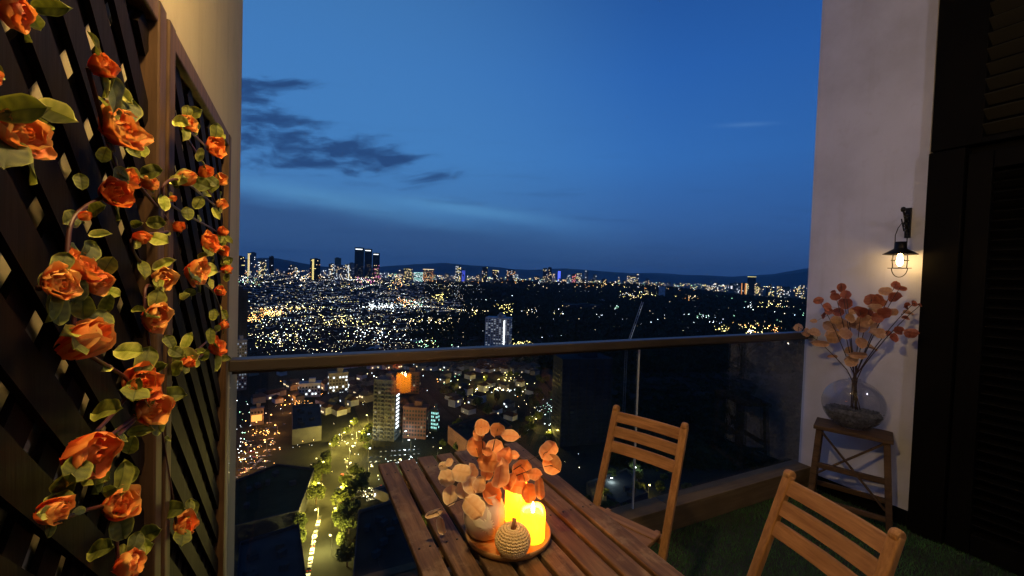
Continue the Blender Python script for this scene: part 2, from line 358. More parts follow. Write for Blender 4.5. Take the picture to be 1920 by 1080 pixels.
# ------------------------------------------------------------------ table
TZ = .75
t = thing('slatted_table', 'slatted teak outdoor table carrying the candle tray', 'table', (.592, 1.125, 0))
U0, U1, V0, V1 = .288, .896, .55, 1.70
ns = 8; sw = .0640; gap = ((U1-U0) - ns*sw) / (ns-1)
for i in range(ns):
    x = U0 + sw/2 + i*(sw+gap)
    MB().box(rel(t, x, (V0+V1)/2 + random.uniform(-.002, .002), TZ - .011), (sw, V1-V0, .022)).build('slat', M['teak'], t, bevel=.004)
for y in (V0+.12, (V0+V1)/2, V1-.10): MB().box(rel(t, .592, y, TZ-.042), (U1-U0-.06, .045, .036)).build('cross_rail', M['teak'], t, bevel=.003)
scr = MB().lathe([(.001, .0012), (.0032, .0010), (.0036, 0)], 10).mesh('screw', [M['iron']], True)
for i in range(ns):
    for y in (V0+.12, (V0+V1)/2, V1-.10):
        for dx in (-.015, .015): put('screw', scr, t, rel(t, U0 + sw/2 + i*(sw+gap) + dx, y, TZ))
for x in (U0+.055, U1-.055): MB().box(rel(t, x, (V0+V1)/2, TZ-.05), (.022, V1-V0-.12, .05)).build('apron', M['teak'], t, bevel=.003)
for x in (U0+.085, U1-.085):
    MB().beam(rel(t, x, V0+.10, .0), rel(t, x, V1-.14, TZ-.03), .024, .045).build('leg', M['teak'], t, bevel=.003)
    MB().beam(rel(t, x+.028, V1-.10, .0), rel(t, x+.028, V0+.14, TZ-.03), .024, .045).build('leg', M['teak'], t, bevel=.003)
# ------------------------------------------------------------------ chairs
def arc(y0, y1, x, bow, z, hgt, th, n=8):
    mb = MB(); vs = []; fs = []
    for i in range(n+1):
        y = y0 + (y1-y0)*i/n; xx = x - bow*(1-((2*i/n)-1)**2)
        for dx, dz in ((-th/2, -hgt/2), (th/2, -hgt/2), (th/2, hgt/2), (-th/2, hgt/2)): vs.append((xx+dx - dz*.36*1.0, y, z+dz))
    for i in range(n):
        for k in range(4): fs.append((i*4+k, i*4+(k+1) % 4, (i+1)*4+(k+1) % 4, (i+1)*4+k))
    fs.append((3, 2, 1, 0)); fs.append(tuple(n*4+k for k in range(4)))
    return mb.add(vs, fs)
def post_x(z): return -.055 - (z-.45)*.36
cj = None
def chair(loc, rz, label, group):
    t = thing('folding_chair', label, 'chair', loc, rz, group)
    ks = []
    for s in (-1, 1):
        y = s*.166; mb = MB()
        pts = [(post_x(z), y, z) for z in (0, .2, .45, .7, .86)]
        mb.beam((post_x(0), y, 0), (post_x(.872), y, .872), .023, .032, (0, 1, 0))
        mb.lathe([(.0165, -.013), (.018, 0), (.0165, .013)], 14, (0, 0, 0))
        # rounded head of the post
        n0_ = len(mb.v) - 42
        for i in range(n0_, len(mb.v)):
            x_, y_, z_ = mb.v[i]; mb.v[i] = (post_x(.872) + x_, y + z_, .872 + y_)
        ks.append(mb.build('post', M['chairv'], t, bevel=.005))
        ks.append(MB().beam((.29, s*.135, .42), (-.24, s*.135, 0), .022, .034, (0, 1, 0)).build('rear_leg', M['chairv'], t, bevel=.004))
        ks.append(MB().beam((-.09, s*.118, .425), (.31, s*.118, .435), .022, .03, (0, 0, 1)).build('seat_rail', M['chair'], t, bevel=.003))
    for z in (.838, .773, .708):
        ks.append(arc(-.155, .155, post_x(z) + .001, .010, z, .046, .013).build('back_slat', M['teakc'], t, bevel=.003))
    for i in range(5): ks.append(MB().box((-.010 + i*.066, 0, .455), (.058, .30, .014)).build('seat_slat', M['teakc'], t, bevel=.003))
    ks.append(MB().box((post_x(.435)+.0, 0, .432), (.034, .306, .026)).build('crossbar', M['teakc'], t, bevel=.003))
    ks.append(MB().beam((-.20, -.125, .04), (-.20, .125, .04), .016, .026).build('crossbar', M['teakc'], t, bevel=.003))
    ks.append(MB().beam((post_x(.09), -.155, .09), (post_x(.09), .155, .09), .018, .026).build('crossbar', M['teakc'], t, bevel=.003))
    return t, ks
M['teakc'] = wood('acacia chair slats', (.20, .095, .034), (.40, .21, .085), 1, .42, 1.0, .3)
ch, ck = chair((1.262, 1.388, 0), R(200.4), 'wooden folding chair by the glass railing, farther of the two at the table', 'folding chairs at the slatted table')
copy_tree(ch, ck, (1.222, .728, 0), R(164.3), 'nearer wooden folding chair with its back cut off by the lower picture edge')
# ------------------------------------------------------------------ tray, vase, candles, pumpkin on the table
TC = Vector((.552, 1.08, TZ))
t = thing('round_tray', 'round turned wooden tray under the candles and white vase', 'tray', TC)
MB().lathe([(.001, .001), (.108, .001), (.117, .004), (.1225, .012), (.1235, .020), (.121, .0225), (.1175, .020), (.112, .0125), (.104, .0105), (.001, .0105)], 72).build('dish', M['tray'], t, True)
z0 = TZ + .0115
t = thing('ceramic_vase', 'cream ceramic jug vase with a pale leaf emblem on the tray', 'vase', (.486, 1.103, z0))
prof = [(.001, 0), (.036, 0), (.042, .004), (.054, .025), (.0600, .050), (.0585, .075), (.050, .096), (.039, .108), (.0345, .114), (.0375, .122), (.0355, .123), (.031, .114), (.034, .106), (.045, .09), (.052, .06), (.045, .02), (.001, .008)]
MB().lathe(prof, 48).build('body', M['ceramic'], t, True)
# leaf emblem wrapped on the belly facing the camera
pts2 = [(-.0, -.030), (-.020, -.026), (-.034, -.012), (-.030, -.006), (-.036, .006), (-.024, .002), (-.026, .014), (-.016, .008), (-.013, .012), (-.008, .004), (-.002, .016), (.002, .036), (.008, .024), (.010, .012),
        (.016, .022), (.030, .024), (.026, .014), (.036, .006), (.028, -.002), (.034, -.014), (.018, -.026)]
mb = MB(); vs = []
def belly(zz):
    for (r0, za), (r1, zb) in zip(prof[:10], prof[1:11]):
        if za <= zz <= zb and zb > za: return r0 + (r1-r0)*(zz-za)/(zb-za)
    return .05
face = math.atan2(-1.103, -.486) + .14
def wrap(x_, y_, e):
    zz = .060 + y_; r_ = belly(zz) + e; a_ = face + x_/.056
    return (r_*math.cos(a_), r_*math.sin(a_), zz)
pts2 = []
for i_ in range(72):
    th_ = 2*math.pi*i_/72; up_ = math.cos(th_)
    lob = max(0, math.cos(2.5*th_))**1.6; pts2.append((math.sin(th_)*(.017 + .025*lob + .003*math.cos(15*th_)), up_*(.019 + .027*lob + .003*math.cos(15*th_)) - .004))
cx_, cy_ = 0, -.006; rings = 5
for k in range(rings+1):
    for (x_, y_) in pts2: f_ = k/rings; vs.append(wrap(cx_+(x_-cx_)*f_, cy_+(y_-cy_)*f_, .0012 if k < rings else .0003))
n = len(pts2); fs = [(k*n+i, k*n+(i+1) % n, (k+1)*n+(i+1) % n, (k+1)*n+i) for k in range(rings) for i in range(n)]
mb.add(vs, fs).build('leaf_emblem', M['emblem'], t, True)
def candle(loc, r, h, label, lean=0):
    t = thing('pillar_candle', label, 'candle', loc, group='lit candles on the round tray')
    n = 40; mb = MB(); vs = []; prof_ = [(r*.96, 0), (r, .004), (r, h*.5), (r, h-.008), (r*.97, h-.002), (r*.88, h), (r*.78, h-.003), (r*.70, h-.012)]
    for (rr, z) in prof_:
        for k in range(n):
            a_ = 2*math.pi*k/n
            dz = (.005*math.sin(a_*2+lean) + .003*math.sin(a_*3+1)) * (max(0, z/h-.6)/.4)
            vs.append((rr*math.cos(a_), rr*math.sin(a_), z+dz))
    fs = [(i*n+k, i*n+(k+1) % n, (i+1)*n+(k+1) % n, (i+1)*n+k) for i in range(len(prof_)-1) for k in range(n)]
    fs.append(tuple(range(n))[::-1])
    mb.add(vs, fs).build('wax_body', M['wax'], t, True)
    MB().lathe([(r*.70, h-.012), (r*.4, h-.015), (.001, h-.016)], 32).build('wax_well', M['waxtop'], t, True)
    MB().lathe([(.001, h-.014), (.0035, h-.008), (.0048, h), (.0035, h+.010), (.0012, h+.018), (.0005, h+.020)], 12).build('flame', M['flame'], t, True)
candle((.603, 1.030, z0), .036, .083, 'shorter glowing yellow pillar candle at the front of the tray')
candle((.601, 1.128, z0), .034, .105, 'taller glowing yellow pillar candle behind the short one', 1.5)
# woven pumpkin: rows of plaited straw stitches over a ribbed body
t = thing('woven_pumpkin', 'small woven straw pumpkin at the front of the tray', 'pumpkin', (.521, .990, z0))
PR, PH = .045, .074
def pump(a_, v_):   # v_ 0 bottom .. 1 top
    ph = math.pi*(v_ - .5); rib = 1 + .045*abs(math.sin(a_*4)) - .03
    r_ = PR * (math.cos(ph)**.75 if math.cos(ph) > 0 else 0) * rib
    return Vector((r_*math.cos(a_), r_*math.sin(a_), PH*(.5 + .5*math.sin(ph)) - .006*max(0, v_-.8)/.2))
mb = MB(); nu, nv = 48, 20; vs = [pump(2*math.pi*i/nu, .02+.96*j/nv)*.965 + Vector((0, 0, PH*.018)) for j in range(nv+1) for i in range(nu)]
mb.add(vs, [(j*nu+i, j*nu+(i+1) % nu, (j+1)*nu+(i+1) % nu, (j+1)*nu+i) for j in range(nv) for i in range(nu)]).build('core', M['rattan'], t, True)
mb = MB(); rows = 14
for j in range(rows):
    v_ = .06 + .86*j/(rows-1); ring = 26
    for i in range(ring):
        for sgn in (-1, 1):
            a0 = 2*math.pi*(i + .5)/ring + sgn*.055; a1 = 2*math.pi*(i+.5)/ring
            p0 = pump(a0 + sgn*.045, v_+.036); p1 = pump(a1, v_-.026)
            mb.tube([p0, (p0+p1)/2*1.02, p1], [.0014, .0030, .0014], 5)
mb.build('straw_weave', M['rattan'], t, True)
MB().tube([(0, 0, PH-.008), (.001, 0, PH+.006), (.003, .001, PH+.019)], [.0075, .0050, .0065], 8).build('stalk', M['stalk'], t, True)
# ------------------------------------------------------------------ leaf meshes
def leaf_mesh(name, m, aspect=1.0, cup=.18, n=9, seed=0, twist=0.0):
    """a leaf of length 1 along +x, normal +z, with a dark midrib, pale rim and a wavy outline"""
    r_ = random.Random(seed); ph = r_.uniform(0, 6); mb = MB(); vs = []; tip = []; S = (-1, -.82, -.45, -.06, 0, .06, .45, .82, 1); K = len(S)
    notch = r_.uniform(.0, .12)
    for i in range(n+1):
        x = i/n; wv = aspect*.5*math.sqrt(max(0.0016, 1-abs(2*x-1)**2.1))*(1.0 + .07*math.sin(7*x+ph) + .03*math.sin(17*x+ph))
        for s in S:
            y = s*wv; bend = twist*s*x*.5
            vs.append((x - notch*(abs(s) if x > .8 else 0)*0, y, cup*(s*s*.40) - cup*.9*x*x + .028*math.sin(9*x+ph+s*2) + bend + (-.012 if s == 0 else 0)))
            rim = max(abs(s), abs(2*x-1))
            t_ = .35 + (.85 if rim > .9 else .15*rim); 
            if s == 0 and x < .9: t_ = -.55
            elif abs(s) < .1: t_ = .15
            if .1 < abs(s) < .9 and i % 2 == 0: t_ -= .28
            tip.append(t_)
    fs = [(i*K+k, (i+1)*K+k, (i+1)*K+k+1, i*K+k+1) for i in range(n) for k in range(K-1)]
    me = mb.add(vs, fs).mesh(name, m, True)
    at_ = me.attributes.new('tip', 'FLOAT', 'POINT'); at_.data.foreach_set('value', tip); return me
def basis(xdir, zdir, s, origin):
    x = Vector(xdir).normalized(); z = Vector(zdir); z = (z - x*z.dot(x)); z = (z if z.length > 1e-3 else x.orthogonal()).normalized(); y = z.cross(x)
    m_ = Matrix((x*s, y*s, z*s)).transposed().to_4x4(); m_.translation = origin; return m_
EUC = {k: [leaf_mesh('leaf_' + k, M[k], a_, c_, seed=i, twist=(0, .5, -.4, 0, .3, -.6, .2)[i]) for i, (a_, c_) in enumerate(((.95, .20), (.82, .42), (1.02, .08), (.42, .4), (.9, -.25), (.74, .3), (.88, .55)))] for k in ('euc', 'eucp', 'eucr', 'euct')}
def bouquet(name, label, cat, base, neck, leaves, stemr, groupdepth, matpick, nstems, lscale=1.0, spread=0.0):
    """leaves: (px, py, rx, ry); one stem child per cluster, its leaves are the stem's children"""
    t = thing(name, label, cat, base)
    L = []
    for (px, py, rx, ry) in leaves:
        L.append((groupdepth(px, py), px, py, rx, ry))
    ang = sorted(L, key=lambda l: math.atan2(l[1]-neck[0], neck[1]-l[2]))
    k = max(1, math.ceil(len(ang)/nstems))
    for g in range(0, len(ang), k):
        grp = sorted(ang[g:g+k], key=lambda l: (l[0]-neck[2]).length)
        far_ = grp[-1][0]
        mid = (neck[2]+far_)/2 + Vector((0, 0, .12*(far_-neck[2]).length))
        b0 = Vector((random.uniform(-.4, .4)*spread, random.uniform(-1, 1)*spread, .012)); nj = Vector((random.uniform(-.5, .5), random.uniform(-1, 1), 0))*spread*.4
        def bez(u_):
            a_, b_, c_ = neck[2]-base, mid-base, far_-base
            return a_*(1-u_)**2 + b_*2*u_*(1-u_) + c_*u_*u_
        mb = MB(); mb.tube([b0, (neck[2]-base)*.97 + nj] + [bez(i/8) for i in range(1, 9)], [stemr]*3 + [stemr*(1-.07*i) for i in range(1, 8)], 6)
        lv = []
        for (P_, px, py, rx, ry) in grp:
            best = min((bez(i/20) for i in range(21)), key=lambda b_: (b_+base-P_).length + (.0 if (b_+base).z < P_.z else .02))
            q_ = P_-base
            s_ = 1.0
            dep = (P_-EYE).dot(fw)
            ln = 2*max(rx, ry)*dep/F; asp = min(rx, ry)/max(rx, ry)
            ln0 = ln; out = (q_-best)
            if out.length < ln*.3: out = Vector((random.uniform(-1, 1), random.uniform(-.4, .4), random.uniform(-.2, 1)))*.5
            camd = (EYE-P_).normalized()
            right = rot @ Vector((1, 0, 0)); up = rot @ Vector((0, 1, 0))
            if max(rx, ry) > 1.25*min(rx, ry):
                ax = (right if rx > ry else up); ax = ax*(1 if out.dot(ax) >= 0 else -1); ax = ax + out.normalized()*.35
            else: ax = out - camd*out.dot(camd)
            ax = ax.normalized()
            start = q_ - ax*ln*.5
            if (start-best).length > .004: mb.tube([best, (best+start)/2 + Vector((0, 0, .003)), start], [stemr*.5, stemr*.4, stemr*.3], 4)
            nz = camd + Vector((random.uniform(-.35, .35), random.uniform(-.35, .35), random.uniform(-.2, .45)))
            var = 3 if asp < .5 else random.choice((0, 1, 2, 4, 5, 6)); ln *= lscale
            lv.append((EUC[matpick(px, py)][var], basis(ax, nz, ln, start)))
        st = mb.build('stem', M['stem'], t, True)
        for me, mm in lv: put('leaf', me, st, mat=mm)
    return t
LV = [(902,801,13,13),(899,814,11,6),(933,804,6,12),(955,817,13,16),(893,840,14,17),(926,842,13,15),(912,846,8,9),(912,865,19,11),(946,858,11,14),(962,853,10,6),
      (830,874,8,8),(842,868,7,7),(840,893,12,14),(862,886,15,16),(886,885,7,12),(913,885,11,15),(883,909,14,14),(900,906,13,11),(869,921,13,14),(844,931,16,17),
      (938,893,13,21),(979,885,12,18),(1027,847,14,17),(1037,872,15,17),(963,908,18,12),(1000,889,12,7),(1012,912,4,20),(991,922,15,12),(886,948,20,17),(920,925,16,18),
      (811,964,14,5),(827,984,4,18),(952,905,11,14)]
nk = Vector((.486, 1.103, z0+.118))
def tdepth(px, py):
    dd = 1.20 + random.uniform(-.045, .045)
    if px < 845 and py > 950: dd = 1.17
    if (px, py) == (991, 922): dd = 1.17
    if (px, py) == (886, 948): dd = 1.10
    return at(px, py, dd)
bouquet('eucalyptus_sprig', 'orange and cream eucalyptus sprigs standing in the ceramic vase', 'plant sprigs', Vector((.486, 1.103, z0+.012)), (930, 938, nk), LV, .0017, tdepth,
        lambda px, py: 'eucp' if px < 905 and py > 860 else 'euc', 7, 1.16)
# ------------------------------------------------------------------ stool, glass vase, eucalyptus by the right wall
SR = R(23); SC = Vector((3.300, 1.490, 0))
t = thing('plant_stool', 'dark wooden stool with crossed braces against the white wall', 'stool', SC, SR)
# local: x = away from camera (depth), y = along the seat
MB().box((0, 0, .557), (.235, .405, .026)).build('seat', M['stool'], t, bevel=.004)
for sx in (-1, 1):
    for sy in (-1, 1):
        MB().beam((sx*.105, sy*.205, 0), (sx*.085, sy*.172, .544), .030, .034, (0, 1, 0)).build('leg', M['stool'], t, bevel=.003)
MB().beam((-.085, .165, .535), (-.098, -.180, .125), .010, .026, (1, 0, 0)).build('brace', M['stool'], t, bevel=.002)
MB().beam((-.074, -.165, .535), (-.084, .180, .235), .010, .026, (1, 0, 0)).build('brace', M['stool'], t, bevel=.002)
for z, sx in ((.30, -1), (.24, 1), (.11, 1), (.07, -1)):
    MB().beam((sx*(.105-.02*z/.54), -.20, z), (sx*(.105-.02*z/.54), .20, z), .022, .032, (0, 0, 1)).build('stretcher', M['stool'], t, bevel=.003)
for z, sy in ((.20, -1), (.20, 1)): MB().beam((-.10, sy*.188, z), (.10, sy*.188, z), .018, .030).build('stretcher', M['stool'], t, bevel=.003)
VB = Vector((3.290, 1.490, .571))
t = thing('moon_vase', 'round smoky glass vase part filled with grey gravel on the stool', 'vase', VB, SR)
RV, HV = .172, .325
outer = []
for i in range(19):
    f_ = i/18; ph = -1.22 + (1.38+1.22)*f_
    outer.append((RV*math.cos(ph), HV*(.5 + .5*math.sin(ph)/math.sin(1.30))))
z_lo = outer[0][1]; outer = [(r_, (z-z_lo)) for r_, z in outer]; ztop = outer[-1][1]
MB().lathe([(.001, .0)] + outer + [(.036, ztop+.008)], 56, sx=.55).build('glass_body', M['vaseglass'], t, True)
inner = [(.001, .006)] + [(r_-.008, z+.003) for r_, z in outer if z < .115]
mb = MB().lathe(inner + [(inner[-1][0]*.93, .125), (.001, .130)], 56, sx=.53); mb.build('gravel_bed', M['gravel'], t, False)
mb = MB()
for i in range(900):
    r_ = math.sqrt(random.random()); a_ = random.uniform(0, 6.283); s_ = random.uniform(.0028, .006)
    if i < 600: px_, py_, pz_ = r_*.135*.5*math.cos(a_), r_*.135*math.sin(a_), .128 + random.uniform(-.002, .006)
    else:
        z_ = random.uniform(.01, .12); rr = np.interp(z_, [z for _, z in outer], [r0 for r0, _ in outer]) - .009
        px_, py_, pz_ = rr*.53*math.cos(a_), rr*math.sin(a_), z_
    mb.add([(px_+s_, py_, pz_), (px_, py_+s_, pz_), (px_-s_, py_, pz_), (px_, py_-s_, pz_), (px_, py_, pz_+s_), (px_, py_, pz_-s_)],
           [(0,1,4),(1,2,4),(2,3,4),(3,0,4),(1,0,5),(2,1,5),(3,2,5),(0,3,5)])
mb.build('gravel', M['gravel'], t, kind='stuff')
LW = [(1536,563,10,8),(1566,555,6,9),(1564,547,9,4),(1578,540,5,9),(1586,551,5,10),(1550,575,9,6),(1583,568,13,11),(1548,591,11,6),(1553,583,8,7),(1525,602,6,4),(1554,611,14,13),(1576,607,12,15),
      (1566,600,10,10),(1560,631,17,12),(1584,624,12,13),(1526,623,11,7),(1497,613,6,9),(1511,623,9,5),(1537,644,17,7),(1600,582,5,8),(1614,585,14,10),(1593,596,11,8),(1624,601,15,12),(1634,561,13,12),
      (1658,546,12,11),(1650,564,14,10),(1678,557,13,8),(1687,540,13,5),(1680,533,4,8),(1658,585,11,14),(1676,585,9,8),(1702,574,10,6),(1706,586,15,7),(1700,596,12,5),(1714,568,5,7),(1726,572,9,4),
      (1687,620,11,8),(1710,625,12,7),(1676,633,10,6),(1665,624,5,7),(1636,609,14,11),(1647,625,14,9),(1615,642,10,12),(1637,651,17,7),(1608,666,18,8),(1595,676,11,12),(1560,668,9,3),(1591,657,8,6),
      (1619,614,10,11),(1628,590,12,9),(1644,595,11,9),(1642,578,12,9),(1570,585,11,9),(1600,607,9,10)]
nk2 = VB + Vector((0, 0, ztop+.005))
def wdepth(px, py): return at_u(px, py, 3.255 + random.uniform(-.09, .07))
bouquet('dried_eucalyptus', 'russet and tan dried eucalyptus branches in the glass vase', 'dried branches', VB + Vector((0, 0, .11)), (1597, 712, nk2), LW, .0032, wdepth,
        lambda px, py: ('euct' if py > 598 and px < 1660 else 'eucr') if random.random() < .85 else 'euct', 12, .88, .04)
# ------------------------------------------------------------------ hanging lantern on its figure bracket
LP = at_u(1687, 492, 3.345); WP = at_u(1703, 418, RU-.004)
t = thing('lantern_bracket', 'black iron climbing figure bracket on the white wall holding the lantern', 'bracket', (RU, WP.y, WP.z))
MB().box((-.006, 0, 0), (.012, .030, .190)).build('back_plate', M['iron'], t, bevel=.002)
hk = LP + Vector((0, 0, .26)) - t.location      # hook point
D_ = Vector((hk.x, hk.y, 0))
mb = MB()
mb.lathe([(.001, -.016), (.010, -.012), (.013, 0), (.010, .013), (.001, .017)], 12, Vector((hk.x*1.05, hk.y*1.3, .070)))
mb.tube([(hk.x*.95, hk.y*1.2, .055), (hk.x*.80, hk.y*1.05, .042), (hk.x*.58, hk.y*.8, .040)], [.006, .007, .011], 8)
mb.tube([(hk.x*.58, hk.y*.8, .042), (hk.x*.50, hk.y*.7, .015), (hk.x*.45, hk.y*.6, -.015)], [.013, .011, .009], 8)
mb.tube([(hk.x*.58, hk.y*.8, .040), (hk.x*.3, hk.y*.4, .050), (0, 0, .030)], [.005, .0045, .004], 6)
mb.tube([(hk.x*.58, hk.y*.8, .036), (hk.x*.34, hk.y*.4, .012), (0, 0, .008)], [.005, .0045, .004], 6)
mb.tube([(hk.x*.45, hk.y*.6, -.015), (hk.x*.20, hk.y*.3, -.035), (hk.x*.26, hk.y*.3, -.060), (0, 0, -.072)], [.008, .007, .005, .005], 6)
mb.tube([(hk.x*.45, hk.y*.6, -.012), (hk.x*.72, hk.y*.9, -.006), (hk.x*.86, hk.y*1.0, -.018), (hk.x*.86, hk.y*1.05, -.035)], [.008, .006, .005, .004], 6)
mb.tube([(hk.x*.30, hk.y*.4, -.045), (hk.x*.72, hk.y*.85, -.058), (hk.x, hk.y, hk.z-.008), (hk.x*1.1, hk.y*1.1, hk.z+.008)], .0035, 6)
mb.build('figure', M['iron'], t, True)
t = thing('hanging_lantern', 'lit black caged lantern hanging on the white wall above the dried branches', 'lantern', LP - Vector((0, 0, .10)))
o_ = Vector((0, 0, .10))
MB().lathe([(.001, .130), (.030, .128), (.031, .090), (.033, .084), (.084, .052), (.086, .049), (.080, .050), (.030, .078), (.001, .080)], 40, o_).build('cap', M['iron'], t, True)
MB().tube([o_ + Vector((.0, -.029, .12)), o_ + Vector((0, -.030, .17)), o_ + Vector((0, -.018, .215)), o_ + Vector((0, 0, .245)), o_ + Vector((0, .018, .215)), o_ + Vector((0, .030, .17)), o_ + Vector((0, .029, .12))], .0024, 6).build('bail', M['iron'], t, True)
mb = MB(); K = 6
for k in range(K):
    a_ = math.pi*2*k/K + .3; e_ = Vector((math.cos(a_), math.sin(a_), 0))
    mb.tube([o_ + e_*.036 + Vector((0, 0, .06)), o_ + e_*.041 + Vector((0, 0, .02)), o_ + e_*.038 + Vector((0, 0, -.035))], .0016, 5)
for z_, rr in ((-.036, .040), (.012, .042)):
    mb.tube([o_ + Vector((rr*math.cos(i*math.pi/12), rr*math.sin(i*math.pi/12), z_)) for i in range(25)], .002, 5, cap=False)
mb.tube([o_ + Vector((0, -.060, -.036)), o_ + Vector((0, .060, -.036))], .0025, 6)
mb.build('cage', M['iron'], t, True)
MB().tube([o_ + Vector((0, .040*math.cos(i*math.pi/14), -.034 - .058*math.sin(i*math.pi/14))) for i in range(15)], .0026, 6).build('hoop', M['iron'], t, True)
MB().lathe([(.001, .055), (.011, .05), (.012, .035), (.017, .01), (.014, -.012), (.006, -.022), (.001, -.024)], 20, o_).build('bulb', M['bulb'], t, True)
# ------------------------------------------------------------------ trellis and rose garlands on the left wall
TF = WU + .003
def trellis(v0, v1, label, seed):
    t = thing('garden_trellis', label, 'trellis', (TF, (v0+v1)/2, .04), group='brown trellis panels on the left wall')
    H = 1.86; L = v1-v0; rr = random.Random(seed)
    for s in (-1, 1): MB().box((.017, s*(L/2-.018), H/2), (.030, .036, H)).build('post', M['trellis'], t, bevel=.003)
    for z in (.018, H-.018): MB().box((.0165, 0, z), (.028, L-.074, .036)).build('frame_rail', M['trellis'], t, bevel=.003)
    yl, zl = L/2-.036, (.038, H-.038); pitch = .104; slope = 1.0
    for lay, sg in ((0, 1), (1, -1)):
        k = -H
        while k < H + L:
            pts_ = []
            # line y = -yl + s , z = z0 + slope*(...)
            for yy in np.linspace(-yl, yl, 60):
                zz = k + sg*slope*(yy+yl) if sg > 0 else k + yl*2 - (yy+yl)*slope
                if zl[0] <= zz <= zl[1]: pts_.append((yy, zz))
            if len(pts_) > 2:
                a_, b_ = pts_[0], pts_[-1]
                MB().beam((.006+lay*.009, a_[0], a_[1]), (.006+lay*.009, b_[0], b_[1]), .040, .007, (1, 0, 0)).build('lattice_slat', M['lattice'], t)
            k += pitch
    return t
trellis(.885, 1.58, 'brown lattice trellis panel next to the railing, the farther panel on the wall', 1)
trellis(.12, .865, 'brown lattice trellis panel nearest the camera on the left wall', 2)
# rose petals
def petal_mesh(name, m, w_, h_, cup, curl, seed):
    """petal standing from the origin upward (+z), leaning outward along +x, back toward -x"""
    r_ = random.Random(seed); nu, nv = 6, 6; mb = MB(); vs = []; tip = []
    for j in range(nv+1):
        v_ = j/nv; wid = w_*(math.sin(math.pi*(.14+.62*v_))**.6)
        if v_ > .7: wid *= math.sqrt(max(.30, 1-((v_-.7)/.37)**2))
        for i in range(nu+1):
            s_ = (i/nu-.5)*2
            x = cup*h_*math.sin(v_*1.7)*.9 + curl*h_*(v_**4) - s_*s_*w_*.42 + .035*h_*math.sin(s_*5+seed)*v_
            z = h_*v_*(1-.05*s_*s_*v_) + .03*h_*math.sin(s_*7+seed*2)*v_ - abs(curl)*h_*.35*v_**5
            vs.append((x, s_*wid, z)); tip.append(v_**1.5*.8 + abs(s_)**3*.2*v_)
    fs = [(j*(nu+1)+i, j*(nu+1)+i+1, (j+1)*(nu+1)+i+1, (j+1)*(nu+1)+i) for j in range(nv) for i in range(nu)]
    me = mb.add(vs, fs).mesh(name, m, True); at_ = me.attributes.new('tip', 'FLOAT', 'POINT'); at_.data.foreach_set('value', tip); return me
def heart_mesh(m, seed):
    r_ = random.Random(seed); mb = MB(); vs = []; tip = []; fs = []
    # a spiral sheet rolled into a bud
    turns = 2.6; n = 44; nv = 5
    for i in range(n+1):
        a_ = turns*2*math.pi*i/n; rr = .06 + .30*(i/n)
        for j in range(nv+1):
            v_ = j/nv; bulge = .45 + .55*math.sin(math.pi*(.15+.62*v_))
            vs.append((rr*bulge*math.cos(a_), rr*bulge*math.sin(a_), .12 + .80*v_ - .25*(i/n)*v_ + .03*math.sin(a_*3+seed)*v_)); tip.append(.15 + .75*v_*v_*(i/n))
    for i in range(n):
        for j in range(nv): fs.append((i*(nv+1)+j, (i+1)*(nv+1)+j, (i+1)*(nv+1)+j+1, i*(nv+1)+j+1))
    me = mb.add(vs, fs).mesh('rose_heart', m, True); at_ = me.attributes.new('tip', 'FLOAT', 'POINT'); at_.data.foreach_set('value', tip); return me
PET = {}
for k in ('rose', 'rosey'):
    PET[k] = dict(inn=[petal_mesh('petal', M[k], .40, .82, .16, .05, s) for s in (1, 2)], mid=[petal_mesh('petal', M[k], .52, .92, .42, .10, s) for s in (3, 4)],
                  out=[petal_mesh('petal', M[k], .60, .98, .62, .16, s) for s in (5, 6, 7)], heart=[heart_mesh(M[k], s) for s in (1, 2)])
GL = {k: [leaf_mesh('leaf_' + k, M[k], a_, c_, seed=i+9) for i, (a_, c_) in enumerate(((.62, .25), (.7, .12), (.5, .35)))] for k in ('leaf', 'leafy')}
def rose(parent, P_, r_, axis, key, stage):
    """stage 0 bud, 1 half open, 2 open; r_ is its radius"""
    o0 = parent.location
    s_ = r_ / (.55 if stage == 0 else 1.0 if stage == 1 else 1.18)
    ax = Vector(axis).normalized()
    side = ax.orthogonal().normalized(); side.rotate(Matrix.Rotation(random.uniform(0, 6.28), 3, ax))
    h = put('rose', random.choice(PET[key]['heart']), parent, mat=basis(side, ax, s_, P_ - o0 - ax*s_*.45))
    rings = [('inn', 3, .10, 6)]
    if stage >= 1: rings.append(('mid', 4, .16, 0))
    if stage >= 1: rings.append(('mid', 4, .20, -4))
    if stage >= 2: rings.append(('out', 5, .22, -4))
    if stage == 0: rings = [('inn', 3, .16, 4), ('inn', 2, .22, -2)]
    for (kk, n_, off, tilt) in rings:
        a0 = random.uniform(0, 6.28)
        for i in range(n_):
            a_ = a0 + 2*math.pi*i/n_ + random.uniform(-.15, .15)
            m_ = Matrix.Rotation(a_, 4, 'Z') @ Matrix.Translation((off, 0, 0)) @ Matrix.Rotation(R(-tilt + random.uniform(-9, 9)), 4, 'Y') @ Matrix.Scale(random.uniform(.9, 1.08), 4)
            put('petal', random.choice(PET[key][kk]), h, mat=m_)
    return h
